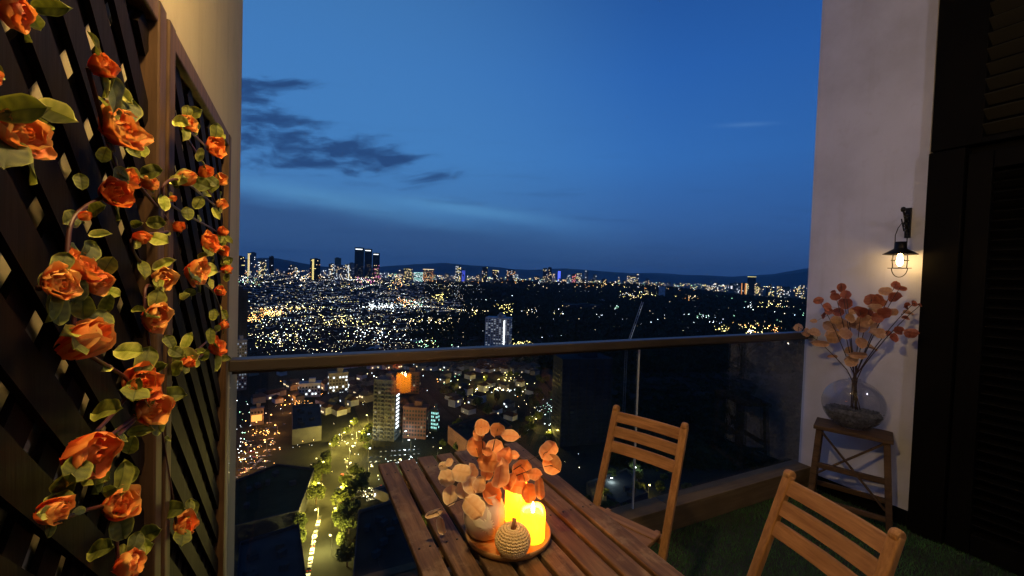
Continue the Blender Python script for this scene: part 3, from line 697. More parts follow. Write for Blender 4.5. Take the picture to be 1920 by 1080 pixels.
def garland(label, u, roses, leaves, extra=()):
    """roses (px,py,r,stage,key); leaves (px,py,r,key,angle)"""
    P0 = at_u(roses[0][0], roses[0][1], u); t = thing('rose_garland', label, 'garland', P0, group='rose garlands on the trellis')
    pts_ = []
    rp = [(at_u(px, py, u + random.uniform(-.006, .010)), px, py, r_, st_, k_) for px, py, r_, st_, k_ in roses]
    order = sorted(rp, key=lambda x: -x[0].z)
    ctrl = []
    for i, x in enumerate(order): ctrl.append(x[0] - t.location + Vector((-.010, random.uniform(-.006, .006), -.004)))
    dense = []
    for i in range(len(ctrl)-1):
        a_, b_ = ctrl[i], ctrl[i+1]; p0 = ctrl[max(0, i-1)]; p3 = ctrl[min(len(ctrl)-1, i+2)]
        for k in range(6):
            s_ = k/6; dense.append(.5*((2*a_) + (b_-p0)*s_ + (2*p0-5*a_+4*b_-p3)*s_*s_ + (3*a_-p0-3*b_+p3)*s_**3))
    dense.append(ctrl[-1])
    if len(dense) > 1: MB().tube(dense, .0022, 6).build('vine', M['vine'], t, True)
    for i_ in range(3, len(dense)-1, 4):
        e_ = Vector((random.uniform(-.1, .5), random.uniform(-1, 1), random.uniform(-1, 1)))
        put('leaf', random.choice(GL['leaf' if random.random() < .8 else 'leafy']), t, mat=basis(e_, Vector((.8, -.5, .6)) + Vector((random.uniform(-.6, .6), random.uniform(-.6, .6), random.uniform(-.4, .4))), random.uniform(.016, .030), dense[i_]))
    for (P_, px, py, r_, st_, k_) in rp:
        dep = (P_-EYE).dot(fw); off_ = 1/math.cos(math.atan((px-960)/F))
        rr = r_*dep/F*1.18
        cd_ = (EYE-P_).normalized()
        ax = Vector((.75, random.uniform(-.45, .1), random.uniform(-.25, .55))) + cd_*random.uniform(.0, .6)
        rose(t, P_, rr, ax, k_, st_)
        # sepals and the two leaves behind each bloom
        for j in range(2 if st_ < 2 else 3):
            a_ = random.uniform(0, 6.28); e_ = Vector((.25, math.cos(a_), math.sin(a_)))
            ln = rr*random.uniform(1.0, 1.35)
            put('leaf', random.choice(GL['leaf' if random.random() < .88 else 'leafy']), t, mat=basis(e_, Vector((.8, -.5, .6)) + Vector((random.uniform(-.5, .5), random.uniform(-.5, .5), random.uniform(-.3, .3))), ln, P_ - t.location + Vector((-.004, 0, 0)) + e_.normalized()*rr*.35))
    for (px, py, r_, k_, an) in leaves:
        P_ = at_u(px, py, u + random.uniform(-.005, .006)); dep = (P_-EYE).dot(fw)
        right = rot @ Vector((1, 0, 0)); up = rot @ Vector((0, 1, 0)); e_ = right*math.cos(R(an)) + up*math.sin(R(an)); ln = 2*r_*dep/F*.95
        nz = (EYE-P_).normalized() + Vector((random.uniform(-.2, .2), random.uniform(-.2, .2), random.uniform(0, .5)))
        put('leaf', random.choice(GL[k_]), t, mat=basis(e_, nz, ln, P_ - t.location - e_.normalized()*ln*.5))
    return t
A, B_ = 'rose', 'rosey'
garland('rose garland at the upper left corner, the one nearest the camera', -.168,
    [(22,22,38,1,A),(35,250,56,2,B_),(-30,140,30,1,A)], [(92,14,30,'leaf',0),(100,208,36,'leafy',-20),(35,205,44,'leaf',10),(66,40,18,'leafy',-60)])
garland('longest rose garland hanging down the near trellis panel with the largest blooms', -.185,
    [(190,124,31,1,A),(222,243,50,2,B_),(213,362,34,1,A),(240,340,20,0,A),(160,405,10,0,A),(108,532,40,2,B_),(150,503,40,2,A),(180,530,30,1,B_),(165,636,42,0,B_),(262,720,40,2,A),(282,768,40,1,B_),(162,852,58,1,A),(220,946,40,1,B_),(102,958,28,0,B_),(240,1058,36,1,B_)],
    [(222,170,26,'leafy',-35),(265,280,16,'leafy',-60),(250,285,14,'leaf',-30),(152,340,18,'leaf',100),(195,290,16,'leaf',250),(180,392,22,'leaf',200),(185,438,17,'leafy',10),(200,500,22,'leaf',60),(210,548,16,'leafy',-20),
     (155,575,26,'leaf',270),(200,570,22,'leaf',250),(240,658,27,'leafy',0),(198,768,36,'leaf',185),(320,740,26,'leaf',5),(262,808,22,'leaf',10),(245,835,22,'leaf',250),(180,895,30,'leaf',170),(205,920,22,'leaf',200),(187,1030,32,'leaf',190),(262,1030,26,'leafy',25),(120,910,30,'leaf',240),(245,890,18,'leaf',80)])
garland('rose garland running down beside the middle posts of the trellis', -.183,
    [(278,342,21,1,B_),(265,446,13,0,A),(302,524,28,1,B_),(288,594,34,2,B_),(345,984,28,1,B_),(335,425,12,0,A)],
    [(282,322,22,'leaf',15),(250,325,20,'leafy',130),(292,417,18,'leaf',0),(296,448,20,'leafy',-15),(255,420,16,'leaf',190),(305,495,20,'leafy',30),(258,580,16,'leaf',170),(345,672,32,'leafy',195),(350,640,18,'leafy',70),(330,690,20,'leafy',230),(295,690,24,'leaf',200),
     (325,955,26,'leaf',180),(360,955,18,'leaf',80),(280,1000,28,'leaf',200),(330,660,16,'leaf',150),(318,640,16,'leaf',120)])
garland('rose garland spread over the far trellis panel next to the railing', -.178,
    [(350,232,22,1,B_),(401,277,24,2,A),(350,333,16,0,B_),(412,336,16,1,B_),(414,382,14,1,B_),(385,322,12,0,A),(391,456,23,2,A),(416,434,13,1,A),(418,470,15,1,A),(365,509,31,2,B_),(426,505,10,0,A),(411,546,13,1,A),(405,652,22,2,A),(352,680,14,0,A),(325,372,7,0,A),(420,610,9,0,A)],
    [(338,228,20,'leafy',160),(360,212,18,'leaf',20),(415,257,9,'leafy',30),(375,290,14,'leafy',250),(345,330,22,'leafy',170),(375,345,20,'leaf',-20),(333,338,18,'leafy',0),(398,340,14,'leaf',-40),(405,400,12,'leafy',-60),(398,352,16,'leaf',200),(380,480,12,'leaf',200),(428,448,10,'leaf',-40),
     (388,505,20,'leafy',-10),(345,555,14,'leafy',200),(356,548,12,'leaf',-10),(425,520,9,'leaf',260),(382,665,14,'leaf',240),(395,630,16,'leaf',90),(420,672,12,'leaf',0),(372,660,16,'leafy',190),(420,590,12,'leaf',120),(400,590,12,'leaf',80),(425,490,12,'leaf',30),(352,400,14,'leaf',100),(372,380,14,'leaf',60)])
# ================================================================== THE CITY
C_ = {}
def cm(name, color, rough=.85, var=.25, vscale=.08): C_[name] = mat('city ' + name, color, rough, var=var, vscale=vscale, spec=.06); return C_[name]
cm('land', (.018, .019, .015), .95, .6, .01); cm('asphalt', (.20, .185, .14), .85, .25, .05); cm('pavement', (.30, .29, .26), .85, .2, .1); cm('paint', (.75, .62, .25), .7, .1)
cm('white', (.34, .34, .36)); cm('grey', (.15, .15, .155)); cm('dark', (.022, .024, .028)); cm('beige', (.19, .165, .13)); cm('brick', (.12, .055, .04)); cm('teal', (.05, .085, .085))
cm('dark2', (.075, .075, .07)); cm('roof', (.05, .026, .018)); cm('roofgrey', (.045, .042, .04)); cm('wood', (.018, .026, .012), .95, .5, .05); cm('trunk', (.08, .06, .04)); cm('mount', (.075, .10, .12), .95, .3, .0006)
cm('foliage', (.070, .085, .025), .9, .6, .3); cm('windark', (.02, .024, .03), .2)
E_ = {'warm': emat('lit warm', (1, .74, .40), 2.5), 'white': emat('lit white', (.90, .96, 1), 2.5), 'yellow': emat('lit yellow', (1, .80, .28), 2.5), 'orange': emat('lit orange', (1, .38, .08), 2.2),
      'cyan': emat('lit cyan', (.45, 1, .92), 1.4), 'blue': emat('lit blue', (.10, .15, 1), 2.0), 'pink': emat('lit pink', (1, .22, .55), 2.4), 'dim': emat('lit dim', (1, .8, .5), .35), 'dimw': emat('lit dim white', (.75, .85, 1), .3), 'red': emat('tail light', (1, .03, .01), 3)}
H_ = {'warm': emat('lamp warm', (1, .76, .42), 13), 'white': emat('lamp white', (.88, .97, 1), 13), 'yellow': emat('lamp yellow', (1, .82, .26), 13), 'orange': emat('lamp orange', (1, .42, .10), 14), 'green': emat('lamp green', (.45, 1, .6), 10), 'pink': emat('lamp pink', (1, .2, .6), 12)}
# ground with hills
HILLS = [(900, 2400, 500, 60), (1080, 2700, 900, 46), (1400, 2600, 800, 52), (1250, 1500, 420, 22), (1500, 1700, 500, 25), (975, 3300, 260, 96), (900, 3600, 300, 70), (1165, 3600, 700, 92), (1060, 3900, 400, 84), (400, 3300, 950, 90), (500, 3400, 950, 92), (600, 3450, 900, 88), (700, 3500, 850, 80), (790, 3600, 700, 62), (860, 3600, 500, 48)]
HC = []
for px, dist, s_, h_ in HILLS:
    r_ = ray(px, 515); r_.z = 0; r_.normalize(); HC.append((r_.x*dist, r_.y*dist, s_, h_))
def gh(x, y):
    return max(h_*math.exp(-((x-hx)**2+(y-hy)**2)/(2*s_*s_)) for hx, hy, s_, h_ in HC)
def hit(px, py, h=0.0):
    r_ = ray(px, py); hl = math.hypot(r_.x, r_.y)
    if r_.z > -1e-5: return None
    d_ = 500.0
    P_ = gnd(px, py, h)
    if math.hypot(P_.x, P_.y) < 700: return P_
    while d_ < 7200:
        Q_ = EYE + r_*(d_/hl)
        if Q_.z < GZ + h + gh(Q_.x, Q_.y): return Q_
        d_ *= 1.012
    return None
def polar(px, dist):
    r_ = ray(px, 515); r_.z = 0; r_.normalize(); return Vector((r_.x*dist, r_.y*dist, 0))
mb = MB(); az = np.linspace(-75, 105, 121); ds = np.concatenate([[0, 60, 150, 300, 600], np.linspace(900, 6000, 60), [8000, 12000, 20000, 30000, 42000]])
vs = []
for dd in ds:
    for a_ in az: x, y = dd*math.sin(R(a_)), dd*math.cos(R(a_)); vs.append((x, y, GZ + (gh(x, y) if dd < 7000 else 0)))
n = len(az); mb.add(vs, [(j*n+i, (j+1)*n+i, (j+1)*n+i+1, j*n+i+1) for j in range(len(ds)-1) for i in range(n-1)]).build('ground', C_['land'], kind='structure')
# mountains: ridges at their own distances
def ridge(name, prof_, dist, depth, seed, m):
    mb = MB(); vs = []; xs_ = np.linspace(prof_[0][0], prof_[-1][0], 150); rows = 9
    for j in range(rows):
        f_ = j/(rows-1)
        for px in xs_:
            py = np.interp(px, [p_[0] for p_ in prof_], [p_[1] for p_ in prof_]); hor = 518.5 + (px-960)*.0332
            d_ = dist + depth*(f_-.5); P_ = polar(px, d_)
            cosf = (P_.normalized()).dot(fw)
            top_ = max(5, 131.5 + (hor-py)/F*dist*cosf); top_ += (mnoise.noise(Vector((px*.03, seed, 0)))*.05 + mnoise.noise(Vector((px*.11, seed, 3)))*.02)*(top_)
            k = math.sin(math.pi*f_)**.8 * (1 if j != rows//2 else 1.0)
            vs.append((P_.x, P_.y, GZ - 3 + top_*k*(1 + (0 if j == rows//2 else .12*mnoise.noise(Vector((px*.04, j*.9, seed)))))))
    n = len(xs_); mb.add(vs, [(j*n+i, (j+1)*n+i, (j+1)*n+i+1, j*n+i+1) for j in range(rows-1) for i in range(n-1)]).build(name, m, None, True, kind='structure')
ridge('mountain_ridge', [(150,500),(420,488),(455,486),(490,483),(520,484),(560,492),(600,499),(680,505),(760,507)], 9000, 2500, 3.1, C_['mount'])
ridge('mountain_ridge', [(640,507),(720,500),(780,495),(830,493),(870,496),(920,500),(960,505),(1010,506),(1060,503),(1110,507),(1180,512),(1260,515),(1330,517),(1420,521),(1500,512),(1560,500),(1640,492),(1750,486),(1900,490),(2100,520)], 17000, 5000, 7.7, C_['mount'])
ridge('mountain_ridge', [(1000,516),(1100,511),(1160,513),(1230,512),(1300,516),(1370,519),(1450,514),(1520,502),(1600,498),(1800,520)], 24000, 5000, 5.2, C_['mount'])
# ------------------------------------------------------------------ roads
def strip(pxs, width, z, name=None, m=None, mb=None, off=0.0):
    pts_ = [gnd(*p_) for p_ in pxs]; P2 = [Vector((p_.x, p_.y)) for p_ in pts_]
    # resample
    D = []
    for a_, b_ in zip(P2[:-1], P2[1:]):
        for k in range(6): D.append(a_.lerp(b_, k/6))
    D.append(P2[-1]); mb = mb or MB(); vs = []
    for i, p_ in enumerate(D):
        t_ = (D[min(i+1, len(D)-1)]-D[max(i-1, 0)]).normalized(); nrm = Vector((-t_.y, t_.x))
        for s_ in (-1, 1): q_ = p_ + nrm*(off + s_*width/2); vs.append((q_.x, q_.y, GZ+z))
    mb.add(vs, [(i*2, i*2+1, i*2+3, i*2+2) for i in range(len(D)-1)])
    if name: return mb.build(name, m, kind='structure')
    return D
MAIN = [(592,1100),(604,1010),(616,960),(624,915),(640,870),(655,838),(684,806),(712,788),(735,778)]
SIDE = [(628,918),(680,908),(735,896),(800,874),(885,850),(960,832),(1040,815)]
LEFTR = [(440,905),(480,880),(512,850),(528,815),(545,790),(560,755),(572,728)]
FARR = [(462,598),(500,588),(545,577),(600,573),(700,572)]
EAST = [(960,645),(1000,655),(1040,668)]
PLAZA = [(985,790),(1002,812),(1022,832),(1040,850)]
for i, (nm, pl, wd_) in enumerate((('main_road', MAIN, 13), ('side_road', SIDE, 7), ('left_road', LEFTR, 12), ('far_road', FARR, 26), ('east_road', EAST, 16), ('plaza_road', PLAZA, 12))):
    strip(pl, wd_, .05 + .015*i, nm, C_['asphalt'])
    strip(pl, 3, .16 + .004*i, nm.replace('road', 'pavement'), C_['pavement'], off=wd_/2+1.6)
mb = MB()
strip(MAIN[:6], .25, .145, mb=mb, off=0); strip(MAIN[:6], .2, .145, mb=mb, off=5.6)
Dm = strip(MAIN, 1, 0, mb=MB())
for k in range(10):                     # yellow cross hatching on the road
    p_ = Dm[7].lerp(Dm[12], k/10); t_ = (Dm[12]-Dm[7]).normalized(); nrm = Vector((-t_.y, t_.x)); q_ = p_ + nrm*1.5
    mb.box((q_.x, q_.y, GZ+.15), (7.5, .55, .01), rz=math.atan2(nrm.y, nrm.x)+.25)
mb.build('road_markings', C_['paint'], kind='structure')
mb = MB(); mb.prism([tuple(gnd(*p_)[:2]) for p_ in ((448,900),(455,862),(468,800),(522,792),(516,835),(500,862))], GZ-.5, GZ+.12); mb.build('car_park', C_['asphalt'], kind='structure')
mb = MB(); mb.prism([tuple(gnd(*p_)[:2]) for p_ in ((685,900),(690,868),(700,838),(800,828),(830,850),(760,880))], GZ-.5, GZ+.17); mb.build('tower_forecourt', C_['pavement'], kind='structure')
mb = MB(); mb.prism([tuple(gnd(*p_)[:2]) for p_ in ((1100,905),(1130,880),(1230,868),(1290,880),(1330,950),(1240,985),(1150,960))], GZ-.5, GZ+.18); mb.build('courtyard_paving', C_['asphalt'], kind='structure')
# ------------------------------------------------------------------ buildings
def tower_mesh(mb, w_, dp, h_, rz, origin, body, lit, fr, floor=3.3, bay=3.4, seed=0, roofbits=True, dark=None, sides=(0, 1, 2, 3), sz=(.62, .5), crown=None, columns=None):
    """append to mb: material slots body=0, dark window=1, lit variants 2.."""
    rr = random.Random(seed); M3 = Matrix.Rotation(rz, 3, 'Z'); O = Vector(origin)
    mb.box(O + Vector((0, 0, h_/2)), (w_, dp, h_), 0, mat=M3)
    nf = max(1, int(h_/floor))
    for s_ in sides:
        L = w_ if s_ in (0, 2) else dp; Dn = dp if s_ in (0, 2) else w_
        nb = max(1, int(L/bay)); R3 = M3 @ Matrix.Rotation(s_*math.pi/2, 3, 'Z')
        for i in range(nb):
            colit = (columns or {}).get((s_, i))
            for j in range(nf):
                is_lit = rr.random() < (fr*.62 if fr < .8 else fr)
                if not is_lit and not dark and colit is None: continue
                x = -L/2 + (i+.5)*L/nb; z = (j+.55)*floor
                ww, hh_ = L/nb*sz[0]/2, floor*sz[1]/2
                y = -Dn/2 - .06
                vs = [O + R3 @ Vector(v_) for v_ in ((x-ww, y, z-hh_), (x+ww, y, z-hh_), (x+ww, y, z+hh_), (x-ww, y, z+hh_))]
                m_ = colit if colit is not None else (rr.choice(lit) if is_lit else 1)
                mb.add(vs, [(0, 1, 2, 3)], m_)
    if roofbits: mb.box(O + M3 @ Vector((w_*rr.uniform(-.15, .15), 0, h_ + 2)), (w_*.45, dp*.5, 4), 0, mat=M3)
    if crown is not None: mb.box(O + Vector((0, 0, h_-1.4)), (w_*1.01, dp*1.02, 2.2), crown, mat=M3)
    return mb
def facing(px): r_ = ray(px, 515); return math.atan2(r_.y, r_.x) - math.pi/2
SL = ['body', 'win', 'warm', 'white', 'yellow', 'cyan', 'blue', 'pink', 'orange', 'dim', 'dimw']
def slots(body): return [C_[body], C_['windark']] + [E_[k] for k in SL[2:]]
def px_tower(px0, px1, ytop, dist, body, label, cat='tower block', fr=.2, bay=None, lit=(2, 3, 4), rz=0.0, dp=None, name='tower_block', group=None, dark=False, seed=None, hs=None, **kw):
    """a far building whose outline spans px0..px1 and whose top sits at ytop, at the given distance"""
    pc = (px0+px1)/2; P_ = polar(pc, dist); depth_ = P_.dot(fw); hor = 518.5 + (pc-960)*.0332
    w_ = (px1-px0)*depth_/F*math.cos(math.atan((pc-960)/F)); base_z = GZ + gh(P_.x, P_.y) - 1
    h_ = (EYE.z + (hor-ytop)*depth_/F) - base_z
    if h_ < 3: h_ = 3
    dp = dp or w_*.7
    mb = tower_mesh(MB(), w_, dp, h_, facing(pc)+rz, (0, 0, 0), body, lit, fr, seed=seed if seed is not None else int(px0*7+ytop), dark=dark, floor=dist*.0021, bay=dist*.0018, **kw)
    return mb.build(name, slots(body), None, loc=(P_.x, P_.y, base_z), label=label, cat=cat, group=group)
g_sky = 'tower blocks on the far skyline'
def big_tower(px0, px1, ytop, dist, label, seed, crownw=True):
    pc = (px0+px1)/2; P_ = polar(pc, dist); depth_ = P_.dot(fw); hor = 518.5 + (pc-960)*.0332
    w_ = (px1-px0)*depth_/F*.92; bz = GZ; h_ = EYE.z + (hor-ytop)*depth_/F - bz
    t = thing('dark_tower', label, 'skyscraper', (P_.x, P_.y, bz), facing(pc), 'dark skyscraper cluster on the skyline')
    MB().box((0, 0, h_*.49), (w_, w_*.7, h_*.98)).build('shaft', C_['dark'], t)
    MB().prism([(-w_*.5, -w_*.35), (w_*.2, -w_*.35), (w_*.5, -w_*.1), (w_*.5, w_*.35), (-w_*.5, w_*.35)], h_*.98, h_).build('roof_crown', C_['dark'], t)
    mb = MB()
    for k in range(7): mb.box((-w_*.5 + w_*(k+.5)/7, -w_*.35-.3, h_*.48), (w_*.035, .6, h_*.92))
    mb.build('facade_fin', C_['teal'], t, kind='stuff')
    MB().box((-w_*.05, -w_*.35-.8, h_*.955), (w_*.72, 1.2, h_*.018)).build('crown_light', E_['white'], t)
    mb = MB(); rr = random.Random(seed)
    for k in range(26): mb.box((rr.uniform(-.45, .45)*w_, -w_*.35-.4, rr.uniform(.05, .6)*h_), (3, .6, 2))
    mb.build('lit_windows', E_['dim'], t, kind='stuff')
    MB().tube([(0, 0, h_), (0, 0, h_*1.03)], .8, 5).build('mast', C_['dark'], t)
big_tower(664, 682, 464.5, 3600, 'tallest dark skyscraper on the skyline with a white lit crown', 1)
big_tower(682.5, 697, 467, 3640, 'dark skyscraper standing between the tallest one and the short one', 2)
big_tower(698, 711.5, 474.5, 3700, 'shortest of the three dark skyscrapers, rightmost of the cluster', 3)
px_tower(440, 459, 481, 2900, 'dark', 'dark tower at the left end of the skyline beside the wall', fr=.10, group=g_sky)
px_tower(464, 480, 474, 2900, 'grey', 'tower with two bright lamps on its roof and a yellow lit corner', fr=.12, group=g_sky, columns={(0, 0): 4, (0, 1): 2})
px_tower(483, 499, 487, 2950, 'beige', 'speckled tower between the twin lamp tower and the slim dark tower', fr=.45, group=g_sky)
px_tower(504, 513, 481, 3000, 'dark', 'slim dark tower left of the low hill', fr=.08, group=g_sky)
px_tower(581, 600, 485.5, 2800, 'dark', 'dark tower with a bright yellow vertical stripe', fr=.14, group=g_sky, columns={(0, 2): 4, (0, 3): 4}, lit=(4, 8, 2))
px_tower(627, 639, 484, 3000, 'teal', 'dark teal tower with one white lamp at its roof corner', fr=.05, group=g_sky)
px_tower(616, 626, 495, 2900, 'beige', 'pale lit block left of the teal tower', fr=.6, group=g_sky, lit=(3, 2))
px_tower(627, 647, 497, 2800, 'grey', 'pale ribbed block below the teal tower', fr=.35, group=g_sky, lit=(3, 9, 2))
px_tower(647, 658, 496, 2850, 'beige', 'warm lit block left of the skyscraper cluster', fr=.4, group=g_sky, columns={(0, 3): 3})
px_tower(655, 666, 493, 4300, 'grey', 'pale grey block just left of the tallest skyscraper', fr=.15, group=g_sky, lit=(10,))
px_tower(701, 711, 497, 3000, 'brick', 'pinkish lit block in front of the shortest dark skyscraper', fr=.45, group=g_sky, lit=(7, 2, 9), seed=4)
px_tower(757, 773, 503, 3600, 'beige', 'yellow speckled block right of the skyscraper cluster', fr=.5, lit=(4, 2), group=g_sky)
px_tower(776, 793, 511, 3100, 'teal', 'low cyan lit building on the skyline', fr=.8, lit=(5, 5, 3), group=g_sky, crown=5)
px_tower(793, 813, 505, 3300, 'beige', 'wide amber lit block right of the cyan building', fr=.5, lit=(2, 8), group=g_sky, crown=2)
px_tower(854, 864, 498, 4200, 'teal', 'greenish tower with a bright top in front of the mountains', fr=.45, lit=(3, 4), group=g_sky)
px_tower(866, 872, 506, 4000, 'dark', 'small tower lit blue right of the greenish tower', fr=.8, lit=(6,), group=g_sky)
px_tower(904, 914, 501, 4700, 'dark', 'tower with a point light mast left of the arch topped tower', fr=.25, group=g_sky)
px_tower(923, 935, 507, 4600, 'dark', 'tower with a yellow lit arch top', fr=.2, group=g_sky, crown=4)
px_tower(950, 966, 506, 4700, 'brick', 'reddish speckled block behind the wooded hill', fr=.5, lit=(2, 8, 3), group=g_sky)
px_tower(1018, 1026, 503, 5600, 'dark', 'leftmost tower of the dark pair near the blue lit tower', fr=.35, group=g_sky)
px_tower(1027, 1034, 501.5, 5600, 'dark', 'taller tower of the dark pair left of the blue lit tower', fr=.35, group=g_sky)
px_tower(1046, 1051, 507, 5500, 'dark', 'slim tower lit deep blue on the skyline', fr=1, lit=(6,), group=g_sky, sz=(.9, .8))
px_tower(1073, 1080, 514, 5500, 'brick', 'low pink lit tower right of the blue lit tower', fr=.7, lit=(7, 8), group=g_sky)
px_tower(1080, 1092, 512, 5500, 'grey', 'speckled tower behind the pink lit tower', fr=.4, group=g_sky)
px_tower(1096, 1103, 507, 5600, 'grey', 'slim pale tower in the middle of the skyline', fr=.25, lit=(10, 3), group=g_sky)
px_tower(1176, 1192, 517, 5400, 'grey', 'curved looking pale block under the spire', fr=.5, group=g_sky)
px_tower(1194, 1198, 513, 5600, 'dark', 'slender spire like tower right of centre on the skyline', fr=.3, group=g_sky)
px_tower(1326, 1337, 534, 4500, 'grey', 'white ribbed block left of the wide pale slab', fr=.55, lit=(3, 2), group=g_sky)
px_tower(1338, 1350, 531, 4600, 'grey', 'wide pale slab block right of the white ribbed block', fr=.5, lit=(3, 2), group=g_sky)
px_tower(1369, 1390, 531, 4300, 'teal', 'wide dim teal slab left of the orange edged tower', fr=.25, lit=(10, 3), group=g_sky)
px_tower(1391, 1402, 531, 4200, 'dark', 'tower with a bright orange vertical edge', fr=.1, group=g_sky, columns={(0, 0): 8, (0, 3): 8, (0, 4): 2})
px_tower(1402, 1418, 519, 4400, 'dark', 'tall dark tower with a yellow lit crown at the right of the skyline', fr=.12, group=g_sky, crown=4)
px_tower(1416, 1427, 531, 4200, 'beige', 'yellow speckled block right of the yellow crowned tower', fr=.6, lit=(4, 2), group=g_sky)
px_tower(1458, 1470, 536, 4400, 'beige', 'pale speckled block near the right end of the skyline', fr=.5, group=g_sky)
px_tower(1498, 1512, 535, 4500, 'grey', 'pale block at the right end of the skyline beside the white wall', fr=.45, group=g_sky)
px_tower(1236.5, 1248.5, 537, 2450, 'white', 'pale blank slab building standing on the wooded hill', 'building', fr=.0, name='slab_building', roofbits=False)
rr = random.Random(5)
for k in range(84):
    px = rr.uniform(720, 1510) if k > 14 else rr.uniform(515, 660); hor = 518.5+(px-960)*.0332
    if 1236 < px < 1250: continue
    wd_ = rr.uniform(4, 10); top_ = hor - rr.choice([rr.uniform(-7, 2), rr.uniform(-4, 9)]) + (2 if px > 1200 else 0)
    bd_ = rr.choice(['grey', 'dark', 'beige', 'white', 'teal']); li_ = rr.choice([(2, 3), (3, 10), (4, 2), (2, 9), (3, 4, 5)])
    zone = next(z_ for lim, z_ in ((585, 'at the far left'), (665, 'left of the skyscrapers'), (790, 'right of the skyscrapers'), (880, 'around the greenish tower'), (1015, 'behind the wooded hill'),
                                   (1110, 'around the blue lit tower'), (1235, 'right of the slender spire'), (1360, 'right of the pale slab'), (1600, 'around the yellow crowned tower')) if px < lim)
    ln_ = {(2, 3): 'warm and white', (3, 10): 'white', (4, 2): 'yellow', (2, 9): 'dim warm', (3, 4, 5): 'mixed'}[li_]
    px_tower(px, px+wd_, top_, rr.uniform(3600, 6200), bd_, 'small %s tower block with %s lights %s' % (bd_, ln_, zone), fr=rr.uniform(.2, .55), lit=li_, group='small %s %s towers %s' % (bd_, ln_, zone), seed=k)
# --- nearer buildings
def near_tower(px0, px1, ybase, ytop, body, label, cat, rzo, name, floors_h=3.2, bays=6, dpf=.6, litp=.08, stripe=None, seed=1, balcony=True, litmat='dim', group=None, loc_dist=None):
    pc = (px0+px1)/2
    if loc_dist: P_ = polar(pc, loc_dist)
    else: P_ = gnd(pc, ybase)
    hor = 518.5 + (pc-960)*.0332; depth_ = Vector((P_.x, P_.y, 0)).dot(fw)
    w_ = (px1-px0)*depth_/F*.93; h_ = EYE.z + (hor-ytop)*depth_/F - GZ; dp = w_*dpf; rr = random.Random(seed)
    t = thing(name, label, cat, (P_.x, P_.y, GZ), facing(pc)+rzo, group)
    MB().box((0, dp*.5, h_/2), (w_, dp, h_)).build('wall', C_[body], t)
    MB().box((0, dp*.5, h_+.6), (w_+.6, dp+.6, 1.2)).build('roof_parapet', C_[body], t)
    MB().box((w_*.1, dp*.5, h_+3.2), (w_*.3, dp*.5, 4)).build('lift_housing', C_[body], t)
    nf = int(h_/floors_h); bw = w_/bays
    wm = MB().box((0, 0, 0), (bw*.55, .5, floors_h*.5)).mesh('window', C_['windark']); wl = MB().box((0, 0, 0), (bw*.55, .5, floors_h*.5)).mesh('window', E_[litmat])
    md = MB(); ml = MB()
    for i in range(bays):
        for j in range(1, nf):
            (ml if rr.random() < litp else md).box((-w_/2+(i+.5)*bw, -.05, (j+.5)*floors_h), (bw*.55, .34, floors_h*.52))
    nb2 = max(1, int(dp/bw))
    for sx in (-1, 1):
        for i in range(nb2):
            for j in range(1, nf):
                (ml if rr.random() < litp*.7 else md).box((sx*(w_/2+.03), (i+.5)*dp/nb2, (j+.5)*floors_h), (.34, dp/nb2*.5, floors_h*.5))
    md.build('dark_windows', C_['windark'], t, kind='stuff')
    if ml.v: ml.build('lit_windows', E_[litmat], t, kind='stuff')
    if balcony:
        mb = MB()
        for j in range(1, nf):
            for i in range(0, bays, 2): mb.box((-w_/2+(i+.5)*bw*1.0, -.75, j*floors_h+.5), (bw*.95, 1.4, 1.1))
        mb.build('balconies', C_[body], t, kind='stuff')
        mb = MB()
        for i in range(0, bays+1, 2): mb.box((-w_/2+i*bw*.995, -.3, h_/2), (.5, .8, h_*.99))
        mb.build('piers', C_[body], t, kind='stuff')
    if stripe:
        s0, s1, em = stripe
        sm = MB().box((0, 0, 0), (.4, dp*.42, 1.5)).mesh('stair_window', E_[em])
        for j in range(s0, min(nf, s1)): put('stair_window', sm, t, (w_/2+.25, dp*.38, (j+.6)*floors_h))
    return t, w_, h_, dp
near_tower(697, 741, 830, 716, 'dark2', 'grey apartment tower behind the glass with lit stair windows on its side', 'apartment tower', R(-22), 'apartment_tower', 3.1, 6, .85, .05, (3, 12, 'white'), 3)
t, w_, h_, dp = near_tower(906, 956, 664, 597, 'white', 'white slab apartment tower rising just above the railing', 'apartment tower', R(-14), 'apartment_tower', 3.3, 9, .5, .34, None, 4, True, 'dimw')
MB().box((w_*.08, dp*.4, (h_+9)/2), (w_*.10, dp*.5, h_+9)).build('lift_shaft', C_['grey'], t)
MB().box((w_*.28, -.9, h_*.5), (w_*.055, .8, h_*.9)).build('lit_stair_column', E_['white'], t)
near_tower(1042, 1150, 838, 676, 'dark', 'broad unlit dark tower seen through the glass right of the table', 'tower block', R(24), 'dark_block', 3.6, 12, .5, .0, None, 5)
near_tower(752, 800, 826, 768, 'brick', 'brown brick block beside the grey apartment tower', 'apartment block', R(-18), 'brick_block', 3.1, 8, .5, .04, None, 6, False)
near_tower(806, 820, 812, 772, 'teal', 'small block with cyan lit windows right of the brick block', 'office block', R(-30), 'office_block', 3.0, 4, .7, .75, None, 7, False, 'cyan')
near_tower(432, 461, 700, 546, 'dark', 'tall unlit dark tower beside the left wall', 'tower block', R(10), 'dark_block', 3.6, 6, .6, .0, None, 8)
near_tower(438, 461, 735, 640, 'grey', 'pale low tower below the tall dark one beside the left wall', 'apartment tower', R(12), 'apartment_tower', 3.3, 5, .6, .25, None, 9, True, 'dimw')
near_tower(616, 652, 752, 702, 'beige', 'beige mid rise with white lit floors left of the grey apartment tower', 'apartment block', R(8), 'apartment_block', 3.2, 6, .5, .35, None, 10, False, 'white')
